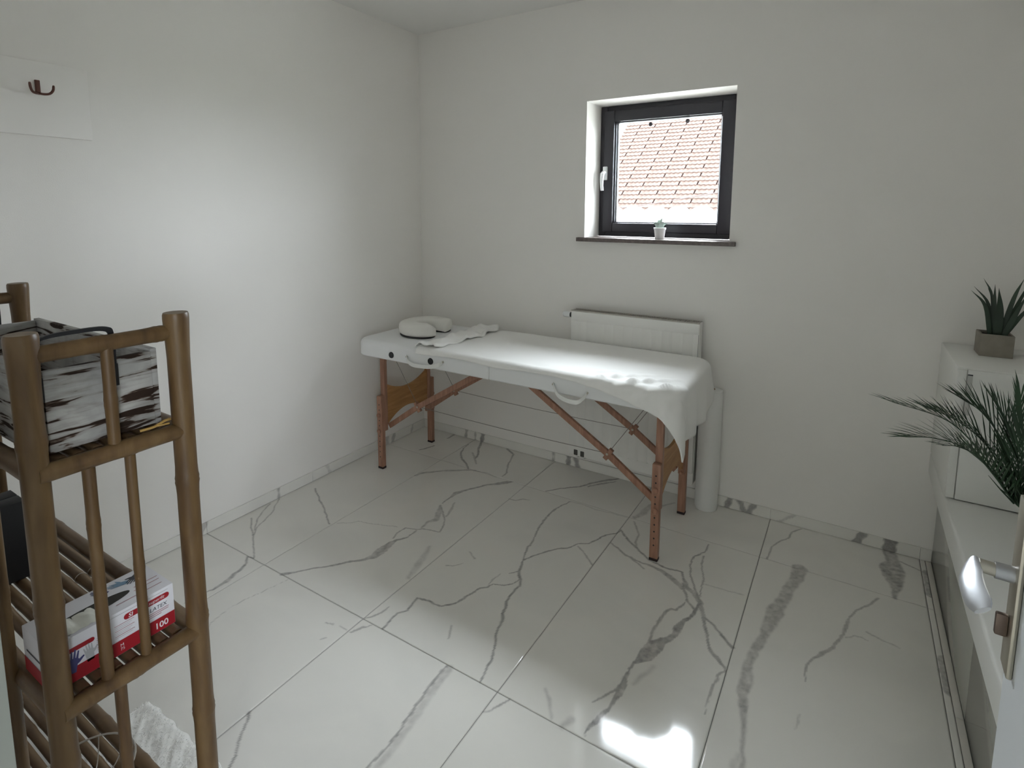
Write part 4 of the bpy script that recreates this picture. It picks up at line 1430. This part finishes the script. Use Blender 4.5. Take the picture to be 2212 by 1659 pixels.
def text(body, u, v, size, material, parent, mk, shear=0.0, bold=0.0, wscale=1.0):
    cu_ = bpy.data.curves.new('lettering', 'FONT')
    cu_.body = body
    cu_.size = 1.0
    cu_.shear = shear
    cu_.offset = bold
    cu_.resolution_u = 3
    to = bpy.data.objects.new('lettering', cu_)
    COL.objects.link(to)
    dg = bpy.context.evaluated_depsgraph_get()
    me = bpy.data.meshes.new_from_object(to.evaluated_get(dg))
    bpy.data.objects.remove(to)
    pb = base_of(parent)
    for vtx in me.vertices:
        q = mk(u + vtx.co.x * size * wscale, v + vtx.co.y * size)
        vtx.co = (q[0] - pb[0], q[1] - pb[1], q[2] - pb[2])
    me.materials.clear()
    me.materials.append(material)
    ob = bpy.data.objects.new('lettering', me)
    COL.objects.link(ob)
    ob.parent = parent
    return ob
text('SI', .130, .0680, .0115, M_PRINTW, gb, onface2, .15, .02)
text('superfit', .167, .0690, .0098, M_PRINTW, gb, onface2, .25)
text('LATEX', .168, .0515, .0112, M_PRINTK, gb, onface, .15)
text('100', .175, .0085, .0180, M_PRINTW, gb, onface2, .0, .02, 1.0)
text('M', .112, .0160, .0090, M_PRINTW, gb, onface2)
text('75', .112, .0085, .0080, M_PRINTW, gb, onface2)
for v_, u0_, u1_ in ((.0465, .160, .205), (.0425, .160, .204), (.0385, .160, .190)):
    MB().sheet([(u0_, v_), (u1_, v_), (u1_, v_ + .0012), (u0_, v_ + .0012)], onface).build('print_line', M_PRINTP, gb, smooth=False)
for i in range(8):
    v_ = .062 - i * .0036
    MB().sheet([(.105, v_), (.140 - .004 * (i % 3), v_), (.140 - .004 * (i % 3), v_ + .0009), (.105, v_ + .0009)], onface).build('print_line', M_PRINTG if i % 3 else M_PRINTP, gb, smooth=False)
for i in range(7):
    v_ = .060 - i * .0038
    MB().sheet([(.074, v_), (.098 - .003 * (i % 2), v_), (.098 - .003 * (i % 2), v_ + .0009), (.074, v_ + .0009)], onface).build('print_line', M_PRINTP if i % 2 else M_PRINTG, gb, smooth=False)
MB().sheet([(.085, .0830), (.205, .0830), (.205, .0840), (.085, .0840)], onface).build('print_line', M_PRINTG, gb, smooth=False)
def hand(u, v, s, ang, material, mk):
    """a flat printed hand: palm with five fingers"""
    pts = [(-.30, -1.0), (.30, -1.0), (.34, -.35), (.50, -.25), (.78, .12), (.70, .22), (.42, .02), (.34, .12), (.36, .72), (.26, .76), (.18, .22), (.14, .22), (.12, .92), (.01, .94),
           (-.02, .24), (-.06, .24), (-.12, .86), (-.22, .84), (-.20, .20), (-.24, .18), (-.36, .62), (-.44, .58), (-.38, .05), (-.36, -.4)]
    c, sn = math.cos(ang), math.sin(ang)
    bm_pts = [(u + s * (c * a - sn * b), v + s * (sn * a + c * b)) for a, b in pts]
    return MB().sheet(bm_pts, mk).build('printed_hand', material, gb, smooth=False)
hand(.036, .042, .023, -.15, M_PRINTB, onface2)
hand(.062, .044, .019, .1, M_PRINTG, onface)
hand(.178, .085, .020, 2.2, M_PRINTK, ontop)
hand(.150, .090, .019, 1.2, M_PRINTLB, ontop)
hand(.118, .094, .018, .6, M_PRINTB, ontop)
hand(.196, .098, .012, 2.6, M_PRINTP, ontop)
for u0_, u1_, v_ in ((.165, .210, .052), (.160, .208, .040), (.120, .205, .022)):
    MB().sheet([(u0_, v_), (u1_, v_), (u1_, v_ + .0016), (u0_, v_ + .0016)], ontop).build('print_line', M_PRINTP, gb, smooth=False)
# oval dispensing slot with torn film
sl_pts = []
for k in range(28):
    a = 2 * math.pi * k / 28
    sl_pts.append((.088 + .068 * math.cos(a), .050 + .017 * math.sin(a)))
MB().sheet(sl_pts, ontop).build('dispensing_slot', M_SLOT, gb, smooth=False)
film = []
ff = []
nf = 10
for i in range(nf):
    t = i / (nf - 1)
    for j in range(5):
        s_ = j / 4
        q = ontop(.030 + .062 * t, .060 - .052 * s_)
        film.append((q[0], q[1], q[2] + .0006 + .006 * math.sin(s_ * math.pi) * (.6 + .4 * math.sin(t * 11)) + .0015 * math.sin(t * 23 + s_ * 5)))
for i in range(nf - 1):
    for j in range(4):
        k = i * 5 + j
        ff.append((k, k + 1, k + 6, k + 5))
MB().add(film, ff).build('torn_film', M_FOIL, gb, angle=180)

# ---- black boxes further along the middle shelf
for k, (x0_, x1_) in enumerate(((.800, .842), (.846, .892))):
    bb_ = thing('black_case', ('slim black case standing on the middle shelf farther from the glove box', 'slim black case standing on the middle shelf nearer the glove box')[k], 'case', ((x0_ + x1_) / 2, -2.49, bz0), 'black cases on the middle shelf')
    MB().box(x0_, x1_, -2.535, -2.445, bz0, bz0 + .190, .002).build('case_body', M_BLKBOX, bb_)
    MB().box(x0_ + .012, x0_ + .016, -2.4449, -2.4440, bz0 + .006, bz0 + .184).build('edge_stripe', mat('pale_stripe', (.42, .40, .34), rough=.5), bb_, smooth=False)

# ---- wire bowl on the bottom shelf
wb = thing('wire_bowl', 'round pale wire bowl on the bottom shelf of the rack', 'bowl', (1.055, -2.435, ZB + .016))
rx, ry, rz_ = 1.055, -2.435, ZB + .0165
def ringpts(r, z, n=36):
    return [(rx + r * math.cos(a), ry + r * math.sin(a), z) for a in np.linspace(0, 2 * math.pi, n)]
MB().tube(ringpts(.098, rz_ + .062), .0022, 8, caps=False).build('rim', M_WIRE, wb)
MB().tube(ringpts(.052, rz_ + .0022), .0020, 8, caps=False).build('foot_ring', M_WIRE, wb)
for k in range(10):
    a = 2 * math.pi * k / 10
    pth = smooth_path([(rx + r * math.cos(a), ry + r * math.sin(a), rz_ + z) for r, z in ((.052, .0022), (.072, .008), (.088, .028), (.098, .062))], 10)
    MB().tube(pth, .0013, 6).build('wire', M_WIRE, wb)

# ---- fluffy mat on the floor under the rack
MX0, MX1, MY0, MY1 = .75, 1.345, -2.53, -2.165
mt = thing('fluffy_mat', 'fluffy white long pile mat on the floor under the bamboo rack', 'mat', ((MX0 + MX1) / 2, (MY0 + MY1) / 2, 0))
MB().box(MX0 + .012, MX1 - .012, MY0 + .012, MY1 - .012, .0005, .006, .002).build('mat_backing', M_MAT, mt)
gxn, gyn = 120, 76
vs_, fs_ = [], []
def lump_h(x, y):
    ed = min(x - MX0, MX1 - x, y - MY0, MY1 - y)
    e_ = min(1, max(0, ed / .022))
    return .004 + (.012 + .0035 * math.sin(x * 60 + 2 * math.sin(y * 45)) * math.sin(y * 55 + 1.5 * math.sin(x * 38)) + .002 * math.sin(x * 210 + y * 90) * math.sin(y * 190)) * math.sin(e_ * math.pi / 2)
for j in range(gyn):
    for i in range(gxn):
        x = MX0 + (MX1 - MX0) * i / (gxn - 1)
        y = MY0 + (MY1 - MY0) * j / (gyn - 1)
        x += .004 * math.sin(y * 90) * (1 if i in (0, gxn - 1) else .3)
        y += .004 * math.sin(x * 80) * (1 if j in (0, gyn - 1) else .3)
        z = lump_h(min(max(x, MX0), MX1), min(max(y, MY0), MY1)) if 0 < i < gxn - 1 and 0 < j < gyn - 1 else .001
        vs_.append((x, y, z))
for j in range(gyn - 1):
    for i in range(gxn - 1):
        k = j * gxn + i
        fs_.append((k, k + 1, k + gxn + 1, k + gxn))
MB().add(vs_, fs_).build('pile_bed', M_MAT, mt, angle=180)
nt_ = 9000
px_ = rng.uniform(MX0 + .004, MX1 - .004, nt_)
py_ = rng.uniform(MY0 + .004, MY1 - .004, nt_)
base_h = np.array([lump_h(a_, b_) for a_, b_ in zip(px_, py_)])
hgt = base_h + rng.uniform(.001, .006, nt_)
ang_ = rng.uniform(0, 2 * math.pi, nt_)
lean = rng.uniform(.004, .012, nt_)
la = rng.uniform(0, 2 * math.pi, nt_)
V3 = np.empty((nt_ * 3, 3))
wd_ = .0014
V3[0::3] = np.stack([px_ - wd_ * np.cos(ang_), py_ - wd_ * np.sin(ang_), base_h - .002], 1)
V3[1::3] = np.stack([px_ + wd_ * np.cos(ang_), py_ + wd_ * np.sin(ang_), base_h - .002], 1)
V3[2::3] = np.stack([px_ + lean * np.cos(la), py_ + lean * np.sin(la), hgt], 1)
me = bpy.data.meshes.new('pile')
V3 = V3 - np.array([(MX0 + MX1) / 2, (MY0 + MY1) / 2, 0])
me.from_pydata(V3.tolist(), [], np.arange(nt_ * 3).reshape(-1, 3).tolist())
me.materials.append(M_MAT)
po = bpy.data.objects.new('pile', me)
COL.objects.link(po)
po.parent = mt
po['kind'] = 'stuff'

# ================================================================== potted succulent on the corner cupboard
sx, sy, sz = 2.992, -.157, UZ
su = thing('potted_succulent', 'dark green spiky succulent in a square grey concrete pot on the corner cupboard', 'plant', (sx, sy, sz))
hw, ph = .050, .085
m = MB()
m.box(sx - hw, sx + hw, sy - hw, sy - hw + .008, sz, sz + ph, .0025)
m.box(sx - hw, sx + hw, sy + hw - .008, sy + hw, sz, sz + ph, .0025)
m.box(sx - hw, sx - hw + .008, sy - hw + .007, sy + hw - .007, sz, sz + ph, .0025)
m.box(sx + hw - .008, sx + hw, sy - hw + .007, sy + hw - .007, sz, sz + ph, .0025)
m.box(sx - hw + .002, sx + hw - .002, sy - hw + .002, sy + hw - .002, sz, sz + .01)
m.build('pot', M_CONC, su)
MB().box(sx - hw + .007, sx + hw - .007, sy - hw + .007, sy + hw - .007, sz + .01, sz + ph - .010).build('soil', M_SOIL, su, smooth=False)
def blade(base, mid, tip, w, th, name, material, parent, n=10, flat_dir=None):
    """a thick tapering leaf through three points"""
    P = [np.array(p) for p in smooth_path([base, mid, tip], n)]
    vs, fs = [], []
    K = 8
    ax = np.array(tip) - np.array(base)
    view = CC - np.array(base) if flat_dir is None else np.array(flat_dir, float)
    side = np.cross(ax, view)
    side /= np.linalg.norm(side)
    N = len(P)
    for i, p in enumerate(P):
        t = i / (N - 1)
        ww = w * (.72 + .9 * t * (1 - t) * 1.2) * (1 - t ** 1.6) + .0004
        tt = th * (1 - t) + .0003
        a = P[min(i + 1, N - 1)] - P[max(i - 1, 0)]
        a /= np.linalg.norm(a)
        nrm = np.cross(side, a)
        for k in range(K):
            q = 2 * math.pi * k / K
            vs.append(p + side * ww * math.cos(q) * .5 + nrm * (tt * math.sin(q) * .5 + .18 * ww * math.cos(q) ** 2))
    for i in range(N - 1):
        for k in range(K):
            fs.append((i * K + k, i * K + (k + 1) % K, (i + 1) * K + (k + 1) % K, (i + 1) * K + k))
    fs.append(tuple(range(K)))
    fs.append(tuple(range((N - 1) * K, N * K)))
    return MB().add(vs, fs).build(name, material, parent, angle=60)
zb_ = sz + ph - .012
for (tx, ty, dy), (mx, my), bx_, wl in (
        ((2098, 627, -.02), (2128, 660), -.016, .022), ((2104, 618, .03), (2135, 657), -.012, .020), ((2125, 601, .02), (2143, 640), -.006, .017), ((2134, 621, .04), (2146, 655), -.004, .016),
        ((2150, 614, .01), (2148, 660), -.002, .026), ((2158, 622, -.03), (2160, 668), .004, .040), ((2213, 602, .0), (2190, 645), .016, .024), ((2222, 632, -.035), (2196, 676), .022, .026),
        ((2230, 600, .04), (2200, 655), .02, .022), ((2240, 650, .01), (2208, 680), .026, .022)):
    T = at(tx, ty, 1, sy + dy)
    Mi = at(mx, my, 1, sy + dy * .5)
    blade((sx + bx_, sy + dy * .3, zb_), tuple(Mi), tuple(T), wl * .80, wl * .25, 'leaf', M_GREEN, su)

# ================================================================== palm on the worktop
pxc, pyc = 3.062, -.800
pm = thing('potted_palm', 'artificial palm with feathery dark green fronds standing on the white worktop', 'plant', (pxc, pyc, TOPZ))
MB().lathe([(.0001, .0005), (.045, .0005), (.050, .004), (.062, .130), (.064, .136), (.058, .136), (.055, .120), (.0001, .120)], (pxc, pyc, TOPZ), 28).build('pot', M_WPLAST, pm)
MB().lathe([(.0001, .1265), (.0548, .1205)], (pxc, pyc, TOPZ), 24).build('soil', M_SOIL, pm)
def frond(pts, ln, seed, droop=.10, lo=.18):
    r_ = random.Random(seed)
    P = [np.array(p) for p in smooth_path(pts, 40)]
    m = MB()
    m.tube([tuple(p) for p in P], [.0036 * (1 - .8 * i / len(P)) for i in range(len(P))], 7)
    N = len(P)
    nl = 25
    for k in range(nl):
        t = lo + (1 - lo) * k / (nl - 1)
        f = t * (N - 1)
        i = min(int(f), N - 2)
        p = P[i] + (P[i + 1] - P[i]) * (f - i)
        d = P[i + 1] - P[i]
        d /= np.linalg.norm(d)
        up = np.array([0, 0, 1.0])
        sd = np.cross(d, up)
        sd /= np.linalg.norm(sd) + 1e-9
        nn = np.cross(sd, d)
        for s_ in (-1, 1):
            L = ln * (.55 + .75 * math.sin(math.pi * min(1, .15 + .8 * t))) * r_.uniform(.85, 1.1)
            spread = (.80 - .55 * t) * r_.uniform(.85, 1.15)
            dirv = d * math.cos(spread) + (sd * s_ * .80 + nn * .60) * math.sin(spread)
            dirv /= np.linalg.norm(dirv)
            w = .0047
            wv = np.cross(dirv, nn)
            wv /= np.linalg.norm(wv) + 1e-9
            q0 = p
            q1 = p + dirv * L * .5
            q2 = p + dirv * L + np.array([0, 0, -droop * L * .5])
            k0 = len(m.v)
            vs = [q0 - wv * w * .3, q0 + wv * w * .3, q1 - wv * w * .6, q1 + nn * .0012, q1 + wv * w * .6, q2]
            m.add(vs, [(0, 3, 2), (0, 1, 3), (1, 4, 3), (2, 3, 5), (3, 4, 5)])
    return m.build('frond', M_GREEN2, pm, angle=180)
stem0 = (pxc, pyc, TOPZ + .118)
def fp(lst):
    return [stem0] + [tuple(at(a, b, 1, y)) for a, b, y in lst]
frond(fp([(2195, 1088, -.80), (2150, 1020, -.79), (2095, 950, -.77), (2035, 903, -.74), (1926, 868, -.70)]), .105, 1)
frond(fp([(2195, 1088, -.80), (2140, 1015, -.83), (2078, 965, -.87), (2015, 946, -.92), (1956, 944, -.95)]), .100, 2)
frond(fp([(2196, 1085, -.80), (2165, 1015, -.76), (2120, 950, -.72), (2060, 905, -.68), (2000, 880, -.64)]), .100, 7)
frond(fp([(2198, 1085, -.80), (2185, 1020, -.78), (2160, 945, -.74), (2120, 890, -.70), (2078, 862, -.66)]), .120, 3)
frond(fp([(2200, 1085, -.80), (2206, 1010, -.82), (2210, 935, -.84), (2205, 860, -.86)]), .125, 4)
frond(fp([(2200, 1085, -.80), (2200, 1010, -.76), (2185, 930, -.70), (2150, 870, -.66)]), .120, 5)
frond(fp([(2202, 1085, -.80), (2235, 1010, -.80), (2280, 940, -.78), (2340, 900, -.76)]), .110, 6)
frond(fp([(2196, 1088, -.80), (2150, 1030, -.86), (2110, 985, -.93), (2070, 965, -1.0), (2035, 962, -1.06)]), .090, 8)
m = MB()
for a, b in (((2190, 1088), (2135, 1027)), ((2190, 1075), (2155, 1052)), ((2192, 1070), (2162, 1050))):
    A = at(a[0], a[1], 1, -.80)
    B = at(b[0], b[1], 1, -.815)
    m.tube([tuple(A), tuple((A + B) / 2 + np.array([0, 0, -.002])), tuple(B)], [.0022, .0018, .0006], 6)
m.build('side_shoot', M_GREEN2, pm)

# ================================================================== tiny plant on the window sill
qx, qy, qz = 1.6235, .048, WZ0
sp_ = thing('sill_plant', 'tiny pale plant in a white tapered pot on the window sill', 'plant', (qx, qy, qz))
MB().lathe([(.0001, .0003), (.0225, .0003), (.0238, .002), (.0295, .050), (.0320, .0505), (.0325, .060), (.0300, .061), (.0285, .054), (.0001, .053)], (qx, qy, qz), 30).build('pot', M_WPLAST, sp_)
for (dx, dz, dy, wl) in ((-.036, .034, -.01, .034), (.026, .040, -.012, .030), (.014, .060, .0, .016), (-.014, .050, .012, .030), (.036, .030, .012, .024)):
    b_ = (qx + dx * .12, qy + dy * .2, qz + .052)
    mid_ = (qx + dx * .45, qy + dy * .6, qz + .056 + dz * .75)
    tip_ = (qx + dx, qy + dy, qz + .053 + dz)
    blade(b_, mid_, tip_, wl, .002, 'leaf', M_PALE, sp_, 10)
for dx in (-.007, .002, .009):
    MB().tube([(qx + dx, qy, qz + .05), (qx + dx * 1.5, qy - .002, qz + .085)], [.0022, .0014], 8).build('stem', M_STEM, sp_)

# ================================================================== outside the window
gr_ = MB().box(-45, 45, -30, 60, -.30, -.10).build('garden_ground', M_GROUND, smooth=False)
tag(gr_, 'ground of the yard outside the window', 'ground', kind='structure')
# low shed roof of white barrel tiles right outside
shed = thing('shed_roof', 'white barrel tiled shed roof just outside the window', 'roof', (.8, 2.7, -.1))
MB().box(-2.2, 3.6, 1.30, 3.86, -.1, .80).build('shed_wall', M_OUTWALL, shed, smooth=False)
m = MB()
m.add([(-2.3, 1.1, .74), (3.7, 1.1, .74), (3.7, 3.95, 1.525), (-2.3, 3.95, 1.525), (-2.3, 1.1, .70), (3.7, 1.1, .70), (3.7, 3.95, 1.485), (-2.3, 3.95, 1.485)],
      [(0, 1, 2, 3), (7, 6, 5, 4), (0, 4, 5, 1), (2, 6, 7, 3), (1, 5, 6, 2), (3, 7, 4, 0)])
m.build('roof_deck', M_OUTW, shed, smooth=False)
bt = None
pit = .283
for i in range(20):
    xc_ = .079 - 8 * pit + i * pit
    if xc_ > 3.6:
        break
    if bt is None:
        vs_, fs_ = [], []
        K = 10
        for (y, z, sc) in ((1.05, .726, 1.06), (2.0, .988, 1.0), (2.02, .994, 1.06), (2.98, 1.258, 1.0), (3.0, 1.264, 1.06), (4.0, 1.539, 1.0)):
            for k in range(K):
                a = math.pi * k / (K - 1)
                vs_.append((xc_ + .128 * sc * math.cos(a), y, z - .012 + .058 * sc * math.sin(a)))
        for j in range(5):
            for k in range(K - 1):
                fs_.append((j * K + k, j * K + k + 1, (j + 1) * K + k + 1, (j + 1) * K + k))
        fs_.append(tuple(range(K)))
        fs_.append(tuple(range(5 * K, 6 * K)))
        bt = MB().add(vs_, fs_).build('barrel_tile', M_OUTW, shed, angle=50)
        bx0 = xc_
    else:
        c = dup(bt, parent=shed)
        c.location = (xc_ - bx0, 0, 0)

# the neighbour's red tiled roof
NYE, NZE, PITCH = 21.6, 1.05, math.radians(39)
EXPO, TW = .335, .86
NROW, NCOL = 29, 10
NX0 = -9.05
house = thing('neighbour_house', 'house with a red brown clay tile roof beyond the shed', 'house', (NX0 + NCOL * TW / 2, 27, -.1))
cp, sn_ = math.cos(PITCH), math.sin(PITCH)
Ltot = NROW * EXPO
xE = NX0 + NCOL * TW
MB().box(NX0 + .25, xE - .25, NYE + .5, NYE + 2 * Ltot * cp - .5, -.1, NZE + .30).build('house_wall', M_OUTWALL, house, smooth=False)
ry_, rz2 = NYE + Ltot * cp, NZE + Ltot * sn_
m = MB()
m.add([(NX0, NYE, NZE - .06), (xE, NYE, NZE - .06), (xE, ry_, rz2 - .06), (NX0, ry_, rz2 - .06), (NX0, 2 * ry_ - NYE, NZE - .06), (xE, 2 * ry_ - NYE, NZE - .06)],
      [(0, 1, 2, 3), (3, 2, 5, 4), (0, 3, 4), (1, 5, 2), (0, 4, 5, 1)])
m.build('roof_deck', M_CLAYD, house, smooth=False)
def roof_piece(wid, lip):
    vs_, fs_ = [], []
    hump = TW / 4
    ns = 24
    for j, (v, lift) in enumerate(((-.02, .048), (EXPO + .015, .002))):
        for i in range(ns + 1):
            u = wid * i / ns
            ph_ = (u / hump) % 1.0
            hgt_ = .030 * (math.sin(2 * math.pi * ph_) * .5 + .5) ** 1.4
            vs_.append((u, v * cp - (lift + hgt_) * sn_, v * sn_ + (lift + hgt_) * cp))
    for i in range(ns):
        fs_.append((i, i + 1, ns + 2 + i, ns + 1 + i))
    k0 = len(vs_)
    for i in range(ns + 1):
        u = wid * i / ns
        vs_.append((u, -.02 * cp + .012 * sn_, -.02 * sn_ - .012 * cp))
    for i in range(ns):
        fs_.append((k0 + i, k0 + i + 1, i + 1, i))
    return vs_, fs_
va, fa = roof_piece(TW - .065, True)
vb, fb = roof_piece(TW, False)
ta = MB().add(va, fa).build('roof_tile', M_CLAY, house, local=True, angle=50)
tb = MB().add(vb, fb).build('roof_tile', M_CLAY, house, local=True, angle=50)
hb = base_of(house)
first = {0: True, 1: True}
for r_i in range(NROW):
    for c_i in range(NCOL):
        kind_ = r_i % 2
        src = ta if kind_ == 0 else tb
        off = (.33 * ((r_i // 2) % 3)) * TW * .25 if kind_ == 0 else 0
        loc = (NX0 + c_i * TW + off * 0 + (.02 if kind_ == 0 else 0) - hb[0], NYE + r_i * EXPO * cp - hb[1], NZE + r_i * EXPO * sn_ - hb[2])
        if first[kind_]:
            src.location = loc
            first[kind_] = False
        else:
            dup(src, parent=house, loc=loc)
# overhead cable from the roof to a pole
A = at(1322, 452, 1, 21.50)
B = at(1545, 417, 1, 16.0)
Cp = A + (B - A) * 2.1
up = thing('utility_pole', 'wooden pole with an overhead cable crossing in front of the tiled roof', 'pole', (Cp[0], Cp[1] + .10, -.1))
MB().tube([(Cp[0], Cp[1] + .10, -.1), (Cp[0], Cp[1] + .10, Cp[2] + .5)], [.11, .085], 12).build('pole', mat('pole_wood', (.14, .10, .07), rough=.9), up)
MB().tube(smooth_path([tuple(A), tuple((A + B) / 2 + np.array([0, 0, -.03])), tuple(B), tuple(Cp)], 16), .014, 6).build('overhead_cable', M_CABLE, up)
